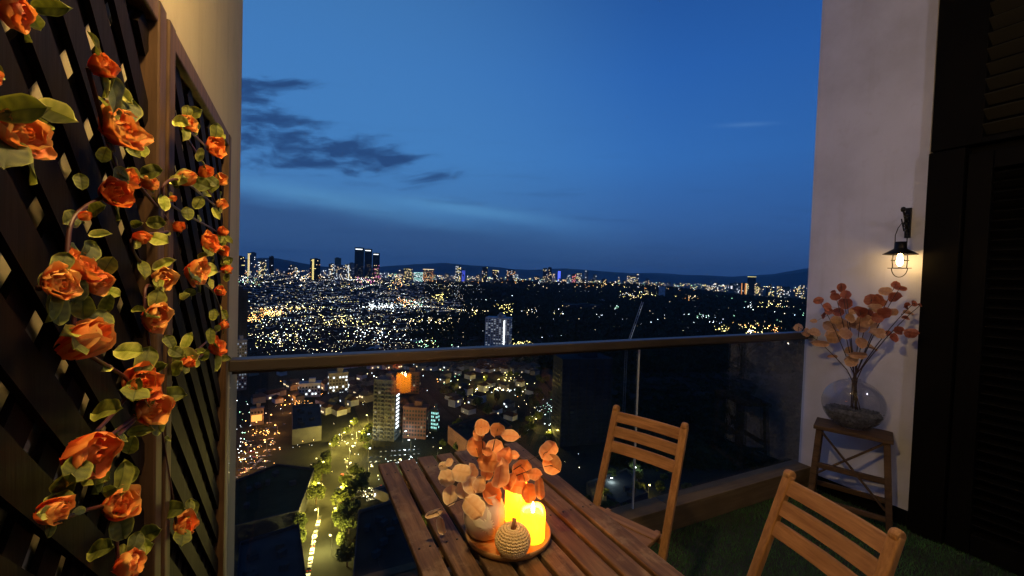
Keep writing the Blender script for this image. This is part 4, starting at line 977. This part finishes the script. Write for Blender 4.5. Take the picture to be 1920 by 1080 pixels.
near_tower(560, 600, 748, 722, 'white', 'low white hall with lit corner windows near the orange lamps', 'hall', R(-6), 'white_hall', 3.4, 7, .5, .2, None, 11, False, 'white')
near_tower(470, 493, 800, 770, 'beige', 'small building with a glowing orange wall by the car park', 'building', R(-4), 'orange_lit_building', 3.4, 4, .5, .0, None, 12, False)
o_ = gnd(481.5, 800); MB().box((0, 0, 0), (7.6, .3, 5.2)).build('lit_wall_pane', E_['orange'], None, loc=(o_.x-.1*1, o_.y-.9, GZ+7.5), rz=facing(481), label='glowing orange billboard added as lit wall of the small building by the car park', cat='pane')  # emissive pane added to give this wall its orange light
near_tower(748, 786, 742, 700, 'brick', 'dim brown block behind the candle reflection', 'apartment block', R(-10), 'brick_block', 3.2, 6, .5, .1, None, 14, False)
near_tower(1085, 1110, 800, 742, 'teal', 'blank teal sided podium in front of the broad dark tower', 'podium', R(24), 'podium_block', 3.6, 4, .9, 0, None, 15, False)
for (a_, b_, yb, yt, bd, lb) in ((690,716,668,655,'white','small white block at the rail, left of the two'), (735,748,672,652,'beige','small pale tower just above the railing'), (655,672,664,652,'grey','grey low block above the railing left of the pale tower'),
                                (1057,1128,592,573,'dark','large dark hall with a pale roof edge among the trees'), (1122,1132,580,563,'grey','small stair tower beside the large dark hall'), (600,628,672,660,'roofgrey','grey roofed block at the railing')):
    near_tower(a_, b_, yb, yt, bd, lb, 'building', R(random.uniform(-25, 25)), 'low_block', 3.3, max(3, int((b_-a_)/4)), .6, .12, None, a_, False)
# big roofs close below the balcony, roof outline read at its own height
def roof_block(pxs, h_, body, top_, label, extras=True):
    poly = [tuple(gnd(px, py, h_)[:2]) for px, py in pxs]; c_ = Vector((sum(p_[0] for p_ in poly)/len(poly), sum(p_[1] for p_ in poly)/len(poly), 0))
    area = sum(poly[i][0]*poly[(i+1) % len(poly)][1] - poly[(i+1) % len(poly)][0]*poly[i][1] for i in range(len(poly)))
    if area < 0: poly = poly[::-1]
    poly = [(x-c_.x, y-c_.y) for x, y in poly]
    t = thing('flat_roofed_building', label, 'building', (c_.x, c_.y, GZ))
    MB().prism(poly, 0, h_-.4, 0, 1).build('wall', [C_[body], C_[top_]], t)
    inner = [(x*.965, y*.965) for x, y in poly]; n = len(poly); mb = MB()
    vs = [(x, y, z) for z in (h_-.4, h_+.9) for x, y in poly] + [(x, y, z) for z in (h_+.9, h_-.35) for x, y in inner]
    mb.add(vs, [(k*n+i, k*n+(i+1) % n, (k+1)*n+(i+1) % n, (k+1)*n+i) for k in range(3) for i in range(n)]).build('parapet', C_[body], t)
    if extras:
        rr = random.Random(int(pxs[0][0])); um = MB().box((0, 0, 1.1), (3.2, 2.2, 2.2)).mesh('roof_unit', C_['roofgrey'])
        for k in range(7):
            a_, b_ = rr.choice(inner), rr.choice(inner); f_ = rr.uniform(.2, .7); put('roof_unit', um, t, (a_[0]*f_*.8+b_[0]*.15, a_[1]*f_*.8+b_[1]*.15, h_-.35), rr.uniform(0, 3))
    return t
roof_block([(672,960),(770,930),(812,1100),(660,1100)], 16, 'brick', 'roof', 'large dark red flat roofed building left of the table')
roof_block([(436,905),(520,872),(590,880),(560,960),(436,990)], 10, 'dark', 'wood', 'wide dark flat roof below the car park')
roof_block([(450,1020),(560,985),(575,1090),(440,1120)], 18, 'dark', 'roofgrey', 'dark grey roof at the lower left beside the wall')
roof_block([(548,762),(600,758),(603,800),(548,808)], 12, 'dark2', 'roofgrey', 'pale rectangular flat roof above the tree lined road')
roof_block([(700,918),(760,900),(800,912),(745,935)], 6, 'beige', 'roofgrey', 'long low roof along the side road')
roof_block([(840,800),(930,775),(960,800),(880,832)], 14, 'brick', 'roof', 'brown flat roof behind the orange sprigs')
roof_block([(1100,905),(1175,880),(1215,925),(1120,965)], 7, 'dark', 'roofgrey', 'low dark roof seen between the table and the farther chair')
# ------------------------------------------------------------------ construction crane
P_ = polar(1180, 420); t = thing('tower_crane', 'lattice luffing crane jib pointing up right above the railing', 'crane', (P_.x, P_.y, GZ))
hor = 525.8; dep = P_.dot(fw)
zb = EYE.z - (655-hor)*dep/F - GZ; tip_ = at(1205, 566, dep) - t.location; root_ = Vector((0, 0, zb))
def lattice(mb, a_, b_, s_, nseg, r_=.14):
    ax = (b_-a_).normalized(); u_ = ax.orthogonal().normalized(); v_ = ax.cross(u_)
    cs = [(u_+v_)*s_/2, (u_-v_)*s_/2, (-u_-v_)*s_/2, (-u_+v_)*s_/2]
    for c_ in cs: mb.tube([a_+c_, b_+c_], r_, 4)
    for k in range(nseg):
        p_ = a_.lerp(b_, k/nseg); q_ = a_.lerp(b_, (k+1)/nseg)
        for i in range(4): mb.tube([p_+cs[i], q_+cs[(i+1) % 4]], r_*.6, 3)
mb = MB(); lattice(mb, Vector((0, 0, 0)), root_, 2.0, 26); mb.build('mast', C_['grey'], t)
mb = MB(); lattice(mb, root_, tip_, 1.8, 16, .18); mb.build('jib', C_['white'], t)
mb = MB(); lattice(mb, root_, root_ - Vector((rt.x, rt.y, 0))*9, 1.8, 4); mb.box(root_ - Vector((rt.x, rt.y, 0))*8, (3, 3, 4)); mb.build('counter_jib', C_['grey'], t)
for f0_, f1_ in ((.18, .52), (.72, .93)):
    MB().tube([root_.lerp(tip_, f0_) + Vector((0, -1.2, 0)), root_.lerp(tip_, f1_) + Vector((0, -1.2, 0))], .22, 5).build('light_strip', E_['dimw'], t)
# ------------------------------------------------------------------ street lamps with their own light
LC = {'y': ((1, .71, .13), 'yellow'), 'o': ((1, .36, .07), 'orange'), 'w': ((.72, .95, 1), 'white'), 'g': ((1, .80, .22), 'yellow')}
lampm = {}
def street_lamp(px, py, key, power, label, group, hgt=9.0, side=1):
    P_ = gnd(px, py); c_, hk_ = LC[key]
    t = thing('street_lamp', label, 'street lamp', (P_.x, P_.y, GZ+.1), random.uniform(0, 6.28), group)
    if hk_ not in lampm:
        lampm[hk_] = (MB().tube([(0, 0, 0), (0, 0, 8.6), (.5, 0, 9.2), (1.8, 0, 9.3)], [.14, .09, .08, .06], 6).mesh('pole', C_['grey']), MB().box((2.1, 0, 9.25), (1.1, .6, .3)).mesh('lamp_head', H_[hk_]))
    put('pole', lampm[hk_][0], t); put('lamp_head', lampm[hk_][1], t)
    ld = bpy.data.lights.new('street_light', 'POINT'); ld.energy = power; ld.color = c_; ld.shadow_soft_size = .4
    lo = bpy.data.objects.new('lamp_light', ld); col.objects.link(lo); lo.parent = t; lo.location = (2.1, 0, 8.9)
for px, py in ((585,1040),(622,1045),(596,985),(636,985),(604,935),(640,940),(612,893),(650,896),(622,858),(655,862),(640,835),(668,832),(662,812),(690,800)):
    street_lamp(px, py, 'y' if py < 1020 else 'g', 62000, 'yellow street lamp along the tree lined main road', 'street lamps along the main road')
for px, py in ((690,902),(745,890),(820,866),(900,845)): street_lamp(px, py, 'g', 14000, 'pale street lamp along the straight side road', 'street lamps along the side road')
for px, py in ((465,860),(480,815),(505,800),(520,820),(500,850),(545,760),(530,780),(575,735),(560,742),(455,890)): street_lamp(px, py, 'o', 9000, 'orange street lamp around the car park on the left', 'street lamps around the car park')
for px, py in ((696,836),(755,832),(690,868),(770,850)): street_lamp(px, py, 'w', 5500, 'cool white lamp on the forecourt of the grey apartment tower', 'lamps on the tower forecourt')
for px, py in ((880,735),(905,722),(945,712),(858,728),(925,745),(985,735),(1000,805),(1025,828)): street_lamp(px, py, 'y', 14000, 'yellow lamp among the low buildings behind the table', 'lamps behind the table')
for px, py in ((1140,925),(1195,905),(1030,790),(1050,750)): street_lamp(px, py, 'w', 3500, 'white lamp in the dark yards right of the table', 'lamps in the yards right of the table')
for px, py in ((1215,935),(1130,950),(780,1040),(790,1010)): street_lamp(px, py, 'y', 3000, 'dim yellow lamp in the yards close below the balcony', 'lamps close below the balcony')
# ------------------------------------------------------------------ cars
def car_proto(paint, on):
    t = thing('parked_car' if not on else 'car', 'x', 'car', (0, 0, -500), 0); ks = []
    prof_ = [(-2.2, .35), (-2.25, .8), (-1.9, .98), (-1.45, 1.02), (.95, .98), (2.05, .82), (2.2, .6), (2.2, .35)]
    cab = [(-1.75, .99), (-1.25, 1.42), (.05, 1.46), (.95, .99)]
    for nm, pr, hw, m_, ins in (('body', prof_, .88, paint, 0), ('cabin', cab, .74, C_['windark'], .0)):
        n = len(pr); vs = [(x, -hw*(1-.0), z) for x, z in pr] + [(x, hw, z) for x, z in pr]
        mb = MB().add(vs, [tuple(range(n)), tuple(range(2*n-1, n-1, -1))] + [(i, n+i, n+(i+1) % n, (i+1) % n) for i in range(n)]); ks.append(mb.build(nm, m_, t))
    ks.append(MB().box((-.55, 0, 1.465), (1.2, 1.36, .03)).build('roof', paint, t))
    wm = MB().tube([(0, -.1, 0), (0, .1, 0)], .33, 10).mesh('wheel', C_['windark'])
    for x in (-1.4, 1.35):
        for y in (-.82, .82): ks.append(put('wheel', wm, t, (x, y, .33)))
    hl = MB().box((0, 0, 0), (.08, .26, .12)).mesh('headlight', E_['white'] if on else C_['white']); tl = MB().box((0, 0, 0), (.08, .34, .14)).mesh('tail_light', E_['red'] if on else C_['brick'])
    for y in (-.62, .62): ks.append(put('headlight', hl, t, (2.2, y, .68))); ks.append(put('tail_light', tl, t, (-2.26, y, .78)))
    return t, ks
paints = [mat('car paint ' + n_, c_, .25, coat=.6) for n_, c_ in (('white', (.7, .7, .7)), ('silver', (.35, .36, .38)), ('black', (.02, .02, .022)), ('red', (.30, .03, .02)))]
cnames = ('white', 'silver', 'black', 'red')
protos = [car_proto(p_, False) for p_ in paints]; on = [car_proto(p_, True) for p_ in paints]
def place_cars(lst, where, group, prot):
    for (px, py, rz_) in lst:
        i = random.choices(range(4), (3, 3, 3, 1))[0]; P_ = gnd(px, py)
        c_ = copy_tree(prot[i][0], prot[i][1], (P_.x, P_.y, GZ+.2), rz_, '%s car %s' % (cnames[i], where)); c_['group'] = cnames[i] + ' ' + group
lot = []
for r0 in range(9):
    for k in range(9):
        f_ = r0/8; g_ = k/8; x0 = 452 + 22*f_; x1 = 508 + 12*f_; y_ = 884 - 84*f_ - 6*g_
        if random.random() < .72 and not (470 < x0+(x1-x0)*g_ < 492 and y_ < 800): lot.append((x0+(x1-x0)*g_, y_, facing(480) + random.choice((0, math.pi)) + random.uniform(-.06, .06)))
place_cars(lot, 'parked in the orange lit car park on the left', 'cars in the orange car park', protos)
place_cars([(548+random.uniform(0, 42), 752+random.uniform(-8, 10), facing(560)+random.uniform(-.1, .1)) for k in range(16)], 'parked by the orange lamps near the white hall', 'cars near the white hall', protos)
place_cars([(697+k*9+random.uniform(-1, 1), 852+r_*9-k*.6, facing(740)+random.uniform(-.08, .08)+math.pi/2*0) for k in range(11) for r_ in range(3) if random.random() < .8], 'parked on the forecourt below the grey apartment tower', 'cars on the tower forecourt', protos)
place_cars([(650+k*11, 930-k*2.5+r_*10, facing(680)+.3) for k in range(9) for r_ in range(3) if random.random() < .75], 'parked beside the side road junction', 'cars beside the side road junction', protos)
def along(D, off, ks, jitter=.0, rev=False):
    out = []
    for k in ks:
        i = min(int(k), len(D)-2); f_ = k-i; p_ = D[i].lerp(D[i+1], f_); t_ = (D[i+1]-D[i]).normalized(); nrm = Vector((-t_.y, t_.x)); q_ = p_+nrm*off
        out.append((q_, math.atan2(t_.y, t_.x) + (math.pi if rev else 0)))
    return out
def place_xy(lst, where, group, prot):
    for q_, rz_ in lst:
        i = random.choices(range(4), (3, 3, 3, 1))[0]
        c_ = copy_tree(prot[i][0], prot[i][1], (q_.x, q_.y, GZ+.25), rz_, '%s car %s' % (cnames[i], where)); c_['group'] = cnames[i] + ' ' + group
place_xy(along(Dm, 3.6, [1, 2.1, 3, 4.2, 5.2, 6.4, 7.1, 8, 9.2, 10.4], rev=False), 'queuing with lights on the left lane of the main road', 'cars queuing on the main road', on)
place_xy(along(Dm, -3.2, [14, 17, 20.5, 24, 27, 29, 30.5, 32, 33.5, 35, 36.4, 38, 39.5], rev=True), 'driving towards the balcony on the main road', 'cars driving up the main road', on)
Dl = strip(LEFTR, 1, 0, mb=MB()); place_xy(along(Dl, 2.5, [1, 3, 4.5, 7, 9, 12, 15, 18, 22, 26]), 'driving on the road beside the car park', 'cars beside the car park', on)
Dp = strip(PLAZA, 1, 0, mb=MB()); place_xy(along(Dp, 1, [2, 7, 12]), 'on the lit lane behind the orange sprigs', 'cars on the lane behind the sprigs', on)
for (t_, k_) in protos + on:
    for x in k_: bpy.data.objects.remove(x)
    bpy.data.objects.remove(t_)
# ------------------------------------------------------------------ trees
def crown_mesh(name, n, rx, rz_, seed, leaf=.55):
    r_ = np.random.default_rng(seed); lob = r_.normal(0, 1, (9, 3)); lob /= np.linalg.norm(lob, axis=1)[:, None]; lob *= np.array([rx*.62, rx*.62, rz_*.55]); lr = r_.uniform(.28, .5, 9)
    k = r_.integers(0, 9, n); d_ = r_.normal(0, 1, (n, 3)); d_ /= np.linalg.norm(d_, axis=1)[:, None]
    c_ = lob[k] + d_*(lr[k]*rx*r_.uniform(.75, 1.05, n))[:, None] + np.array([0, 0, rz_])
    a_ = r_.normal(0, 1, (n, 3)); a_ /= np.linalg.norm(a_, axis=1)[:, None]; b_ = np.cross(a_, r_.normal(0, 1, (n, 3))); b_ /= np.linalg.norm(b_, axis=1)[:, None]
    s_ = r_.uniform(.6, 1.4, n)[:, None]*leaf
    V3 = np.stack([c_ - a_*s_, c_ + a_*s_ + b_*s_*.3, c_ + b_*s_*1.2], 1)
    return tri_mesh(name, V3, [C_['foliage']])
CR = [crown_mesh('crown', 1100, 4.2, 3.4, s_) for s_ in (1, 2, 3)]
TRK = MB().tube([(0, 0, 0), (.1, 0, 3), (0, .1, 6)], [.35, .25, .12], 6)
for k in range(4): a_ = k*1.6; TRK.tube([(0, 0, 2.6+k*.3), (1.6*math.cos(a_), 1.6*math.sin(a_), 5.0)], [.16, .06], 5)
TRK = TRK.mesh('trunk', C_['trunk'])
def tree(x, y, z, s_, label, group):
    if 'main road' in label:
        if random.random() < .30: return
        s_ *= random.uniform(.75, 1.15); x += random.uniform(-2, 2)
    t = thing('tree', label, 'tree', (x, y, z), random.uniform(0, 6.28), group); t.scale = (s_, s_, s_)
    put('trunk', TRK, t); put('crown', random.choice(CR), t, (0, 0, 3.2))
for q_, _ in along(Dm, 10.5, [1, 3, 5, 7.5, 10, 12, 14, 16, 18, 19.5, 21, 23, 25, 27, 29, 31, 33, 36, 39]) : tree(q_.x+random.uniform(-2, 2), q_.y+random.uniform(-3, 3), GZ, random.uniform(.8, 1.25), 'lamp lit tree on the left side of the main road', 'trees left of the main road')
for q_, _ in along(Dm, -10.5, [0, 1.5, 3.5, 5.5, 8, 9.5, 11, 12.5, 14, 20, 22, 24, 26, 28, 30, 32, 34]) : tree(q_.x+random.uniform(-2, 2), q_.y+random.uniform(-3, 3), GZ, random.uniform(.8, 1.3), 'lamp lit tree on the right side of the main road', 'trees right of the main road')
for px, py in ((648,915),(665,925),(655,942),(680,930),(640,960),(650,985),(642,1005),(668,905)): P_ = gnd(px, py); tree(P_.x, P_.y, GZ, random.uniform(.9, 1.4), 'dark tree in the clump beside the road junction', 'trees beside the junction')
for k in range(46):
    px, py = random.uniform(830, 1060), random.uniform(700, 860); P_ = gnd(px, py); tree(P_.x, P_.y, GZ, random.uniform(.7, 1.3), 'tree among the low buildings behind the table', 'trees behind the table')
for k in range(26):
    px, py = random.uniform(1090, 1290), random.uniform(890, 990); P_ = gnd(px, py); tree(P_.x, P_.y, GZ, random.uniform(.6, 1.0), 'small tree in the yards right of the table', 'trees in the yards right of the table')
for k in range(14):
    px, py = random.uniform(700, 810), random.uniform(985, 1080); P_ = gnd(px, py); tree(P_.x, P_.y, GZ, random.uniform(.6, 1.0), 'small tree close below the table edge', 'trees close below the balcony')
# woodland (far, countless)
def wooded(px, py):
    if py < 598 and py > 536 and 865 < px < 1520: return True
    if 598 <= py < 700 and px > 800 + (py-598)*.1 and not (900 < px < 960 and py > 650): return True
    return False
pos = []
for k in range(15000):
    px = random.uniform(800, 1530); t0 = random.uniform(0, 1); dist = 600 + 3500*t0**1.4; P_ = polar(px, dist); z_ = gh(P_.x, P_.y)
    hor = 518.5+(px-960)*.0332; py = hor + (EYE.z-GZ-z_)*F/P_.dot(fw)
    if wooded(px, py) or (z_ > 25): pos.append((P_.x, P_.y, GZ+z_, random.uniform(7, 13)*(1+.4*t0)))
for k in range(3000):
    px = random.uniform(440, 900); py = random.uniform(525, 690); P_ = hit(px, py)
    if P_ is None: continue
    pos.append((P_.x, P_.y, GZ+gh(P_.x, P_.y), random.uniform(5, 9)))
for k in range(3200):
    px = random.uniform(1150, 1545); py = random.uniform(650, 880); P_ = gnd(px, py); pos.append((P_.x, P_.y, GZ, random.uniform(4, 7)))
pos = np.array(pos); T = 26; n = len(pos); r_ = np.random.default_rng(3)
c_ = np.repeat(pos[:, :3], T, 0); s_ = np.repeat(pos[:, 3], T)[:, None]
d_ = r_.normal(0, 1, (n*T, 3)); d_ /= np.linalg.norm(d_, axis=1)[:, None]; d_[:, 2] = np.abs(d_[:, 2])*.9
c_ = c_ + d_*s_*r_.uniform(.5, 1.0, (n*T, 1)); a_ = r_.normal(0, 1, (n*T, 3)); b_ = r_.normal(0, 1, (n*T, 3))
V3 = np.stack([c_ - a_*s_*.22, c_ + a_*s_*.22, c_ + b_*s_*.30], 1)
put('woodland', tri_mesh('woodland', V3, [C_['wood']]), label='dark wooded hills and tree cover between the lit districts', cat='woodland', kind='stuff')
# ------------------------------------------------------------------ houses
def house(mb, x, y, z, s_, rz_, rr):
    w_, d_, h_ = 10*s_*rr.uniform(.8, 1.4), 8*s_, 6*s_*rr.uniform(.7, 1.2); M3 = Matrix.Rotation(rz_, 3, 'Z'); O = Vector((x, y, z))
    mb.box(O+Vector((0, 0, h_/2)), (w_, d_, h_), 0, mat=M3); e = .6
    vs = [O + M3 @ Vector(v_) for v_ in ((-w_/2-e, -d_/2-e, h_), (w_/2+e, -d_/2-e, h_), (w_/2+e, d_/2+e, h_), (-w_/2-e, d_/2+e, h_), (-w_/2+1, 0, h_+2.6*s_), (w_/2-1, 0, h_+2.6*s_))]
    mb.add(vs, [(0, 1, 5, 4), (2, 3, 4, 5), (1, 2, 5), (3, 0, 4)], 1)
    for side in (-1, 1):
        for k in range(3):
            if rr.random() < .34:
                xx = (-.3+.3*k)*w_; y_ = side*(d_/2+.08); zz = h_*rr.choice((.3, .7))
                q_ = [O + M3 @ Vector((xx+a_, y_, zz+b_)) for a_, b_ in ((-.9, -.7), (.9, -.7), (.9, .7), (-.9, .7))]
                mb.add(q_, [(0, 1, 2, 3)], rr.choice((3, 3, 4, 5)))
HM = [C_['white'], C_['roof'], C_['roofgrey'], E_['warm'], E_['white'], E_['yellow']]; HM2 = [C_['beige'], C_['roofgrey'], C_['roofgrey'], E_['warm'], E_['white'], E_['yellow']]
rr = random.Random(11); protoh = [house_ for house_ in []]
for k in range(8):
    mb = MB(); house(mb, 0, 0, 0, 1.0, 0, rr); protoh.append(mb.mesh('house', HM if k % 2 else HM2))
spots = []
def ok_house(px, py):
    if px > 865 and py < 640: return False
    if 760 < px < 900 and 585 < py < 640: return False
    return True
tries = 0
while len(spots) < 3300 and tries < 40000:
    tries += 1; px = rr.uniform(445, 1520) if rr.random() < .15 else rr.uniform(445, 1010); py = 510 + (px-700)*.03 + 185*rr.random()**1.25
    if px > 1010 and not (570 < py < 640): continue
    if px <= 1010 and not ok_house(px, py): continue
    if px > 1010 and rr.random() < .55: continue
    P_ = hit(px, py)
    if P_ is None: continue
    spots.append((py, P_.x, P_.y, px))
for k in range(60):
    px, py = rr.choice(((rr.uniform(830, 1010), rr.uniform(705, 800)), (rr.uniform(600, 690), rr.uniform(715, 780)), (rr.uniform(470, 560), rr.uniform(700, 760)))); P_ = gnd(px, py); spots.append((py, P_.x, P_.y, px))
spots.sort(reverse=True); base_az = R(25)
for py, x, y, px in spots[:298]:
    zn = 'just above the railing' if py < 690 else 'below the railing'; zn += ' left of the grey tower' if px < 700 else ' behind the grey tower' if px < 800 else ' behind the table sprigs' if px < 1000 else ' right of the table'; k_ = random.randrange(8)
    put('house', protoh[k_], None, (x, y, GZ+gh(x, y)), base_az + random.choice((0, math.pi/2)) + random.uniform(-.15, .15), label='small %s house %s' % ('brown tile roofed' if k_ % 2 else 'grey roofed', zn), cat='house', group='%s houses %s' % ('brown roofed' if k_ % 2 else 'grey roofed', zn)).scale = (random.uniform(.85, 1.2),)*3
mb = MB()
for py, x, y, px in spots[298:]: house(mb, x, y, GZ+gh(x, y)-1, 1.25, base_az + rr.choice((0, math.pi/2)) + rr.uniform(-.2, .2), rr)
mb.build('distant_houses', HM, kind='stuff', label='sea of small houses spreading to the skyline', cat='houses')
# ------------------------------------------------------------------ countless distant lights
LT = []
def cl(cx, cy, rx, ry, n_, keys, s0=.4, s1=.9):
    for _ in range(n_): LT.append((rr.gauss(cx, rx), rr.gauss(cy, ry), rr.choice(keys), rr.uniform(s0, s1)))
for _ in range(165):
    x0, y0 = rr.uniform(455, 860), 514 + 152*rr.random()**1.1; L_ = rr.uniform(15, 110)*(.5 + (y0-515)/120); sl = rr.uniform(-.16, .10); k0 = rr.choice(('white', 'warm', 'yellow', 'warm', 'white')); b0_ = rr.choice((.22, .3, .4, .55)); st_ = rr.uniform(3.0, 7.5)*(.5 + (y0-515)/110)
    if x0 > 760 and y0 > 590: continue
    if rr.random() < .55: k0 += '_'
    for i_ in range(int(L_/st_)): LT.append((x0 + i_*st_ + rr.gauss(0, .8), y0 + i_*st_*sl + rr.gauss(0, .7), k0 if rr.random() < .8 else 'white', b0_*rr.uniform(.6, 1.2)))
for _ in range(2300):
    px, py = rr.uniform(462, 870), 506 + 164*rr.random()**1.45
    if py > 600 and rr.random() < .5: continue
    if mnoise.noise(Vector((px*.022, py*.07, 1.7))) < rr.uniform(-.35, .35): continue
    LT.append((px, py, rr.choice(('white_', 'warm_', 'warm', 'yellow_', 'white', 'warm_', 'white_')), rr.choice((.2, .25, .3, .4, .75))*(.8 if py > 590 else 1)))
for _ in range(150): LT.append((rr.uniform(446, 1110), rr.uniform(698, 900), rr.choice(('white', 'warm', 'yellow', 'orange', 'white_', 'warm_')), rr.uniform(.3, .9)))
for _ in range(110): LT.append((rr.uniform(870, 1515), 545 + (rr.random()**1.6)*85, rr.choice(('white_', 'warm_', 'warm', 'yellow_', 'white_')), rr.uniform(.2, .5)))
for _ in range(620):
    px = rr.uniform(445, 1515); LT.append((px, 521 + (px-960)*.0332 + abs(rr.gauss(0, 7)), rr.choice(('white', 'warm', 'yellow', 'warm', 'orange')), rr.uniform(.3, .8)))
for _ in range(330):
    px = rr.uniform(700, 1515); LT.append((px, 521 + (px-960)*.0332 + abs(rr.gauss(0, 3)), rr.choice(('white', 'warm', 'yellow', 'green')), rr.uniform(.4, .9)))
for a_ in ((505,586,16,4,130,('yellow', 'orange', 'yellow')), (475,597,8,3,40,('yellow', 'orange')), (560,578,30,2.5,60,('yellow', 'warm')), (700,574,16,3,70,('white',)), (735,573,10,3,45,('white',)), (770,570,14,4,50,('white', 'green', 'warm')),
           (758,565,8,5,30,('orange',)), (825,556,9,5,40,('yellow',)), (690,525,12,5,40,('pink', 'warm')), (745,528,12,8,60,('warm', 'orange', 'yellow')), (460,520,14,8,70,('warm', 'white', 'green')), (565,522,12,8,50,('white', 'warm')),
           (800,600,30,3,50,('yellow', 'warm')), (640,600,40,8,90,('yellow', 'warm')), (540,632,40,14,120,('warm', 'white', 'yellow')), (700,622,30,8,60,('white', 'warm')), (945,577,9,6,44,('yellow',)), (885,583,14,3,40,('warm', 'yellow')),
           (1200,553,18,4,80,('warm', 'yellow')), (1177,552,7,3,20,('white',)), (1297,557,8,2.5,22,('orange', 'warm')), (1360,557,8,2,14,('white', 'green')), (1450,570,14,4,60,('yellow', 'warm')), (1405,572,5,3,16,('white',)),
           (1415,615,22,6,70,('yellow', 'orange', 'warm')), (1408,621,5,3,22,('white', 'yellow')), (1458,618,6,4,16,('orange',)), (1355,617,8,5,24,('yellow',)), (1315,592,10,3,26,('green', 'white')), (1345,600,10,4,10,('white',)),
           (1157,576,2.2,2.2,16,('white', 'green')), (993,584,8,3,14,('white', 'warm')), (1050,582,6,5,14,('yellow', 'white')), (1128,588,6,3,10,('white',)), (975,645,12,3,60,('yellow',)), (800,645,12,5,30,('yellow', 'green')), (850,655,22,4,44,('yellow', 'green', 'white')),
           (640,725,12,8,24,('white',)), (850,700,14,8,14,('white', 'green')), (888,742,12,7,24,('yellow',)), (955,710,12,4,20,('warm', 'yellow')), (930,730,26,3,36,('white', 'warm')), (1030,762,9,6,18,('green', 'white')), (1035,790,8,10,12,('white',)), (1000,775,10,8,16,('white', 'warm')),
           (560,752,18,5,28,('orange', 'red_')), (480,840,16,24,30,('orange', 'warm')), (500,812,12,4,18,('orange',)), (601,738,2.5,2.5,10,('orange',)), (700,705,40,3,14,('white', 'warm')), (1480,640,22,5,8,('white', 'warm')), (1400,628,30,4,6,('yellow',)),
           (1150,930,18,8,12,('green', 'white')), (1130,960,20,15,14,('yellow',)), (1440,590,40,12,26,('white', 'warm', 'green')), (1060,600,60,25,10,('white', 'warm')), (1250,575,60,25,16,('warm', 'white')),
           (640,850,22,20,20,('warm', 'yellow')), (690,925,20,6,20,('white', 'warm')), (760,865,30,6,24,('white',)), (790,1045,14,12,10,('yellow', 'green')), (455,790,8,40,16,('white', 'green')), (455,850,6,18,10,('white',))):
    cx, cy, sx, sy, n_, ks_ = a_; cl(cx, cy, sx, sy, n_, tuple('orange' if k_ == 'red_' else k_ for k_ in ks_), .35, .9)
for k_, c_ in (('warm_', (1, .76, .42)), ('white_', (.88, .97, 1)), ('yellow_', (1, .80, .26))): H_[k_] = emat('lamp dim ' + k_, c_, 4.0)
HK = list(H_); V3 = []; MI = []
oct_ = np.array([(1,0,0),(0,1,0),(-1,0,0),(0,-1,0),(0,0,1),(0,0,-1)], float); ofs = [(0,1,4),(1,2,4),(2,3,4),(3,0,4),(1,0,5),(2,1,5),(3,2,5),(0,3,5)]
for px, py, k_, s_ in LT:
    hor = 518.5+(px-960)*.0332
    if py < hor+1.5: py = hor + 1.5 + random.random()*4
    P2_ = hit(px, py, 11.0 if py < 690 else 4.0)
    if P2_ is None: P2_ = polar(px, 6500.0); P2_.z = EYE.z + (hor-py)/F*P2_.dot(fw)
    dep = (P2_-EYE).dot(fw)
    size = s_*(.35 + dep/F*.42) if dep > 450 else s_*.40
    V3.append(np.array(P2_)[None, None, :] + oct_[np.array(ofs)]*size); MI += [HK.index(k_)]*8
V3 = np.concatenate(V3, 0)
put('distant_lamps', tri_mesh('distant_lamps', V3, [H_[k_] for k_ in HK], np.array(MI, dtype=np.int32)), label='countless lamps and lit signs scattered over the city', cat='city lights', kind='stuff')

hz = MB().box((0, 0, 700), (90000, 90000, 1662 + 0.0)).build('haze', None or C_['land'], kind='stuff', label='thin evening air over the city', cat='haze')
hm = bpy.data.materials.new('haze'); hm.use_nodes = True; t_ = NT(hm.node_tree); t_.n.clear()
vp = t_.node('ShaderNodeVolumePrincipled', ins={'Color': (.80, .88, 1, 1), 'Density': 2.2e-5, 'Anisotropy': .0})
t_.l.new(vp.outputs[0], t_.node('ShaderNodeOutputMaterial').inputs['Volume']); hz.data.materials.clear(); hz.data.materials.append(hm)
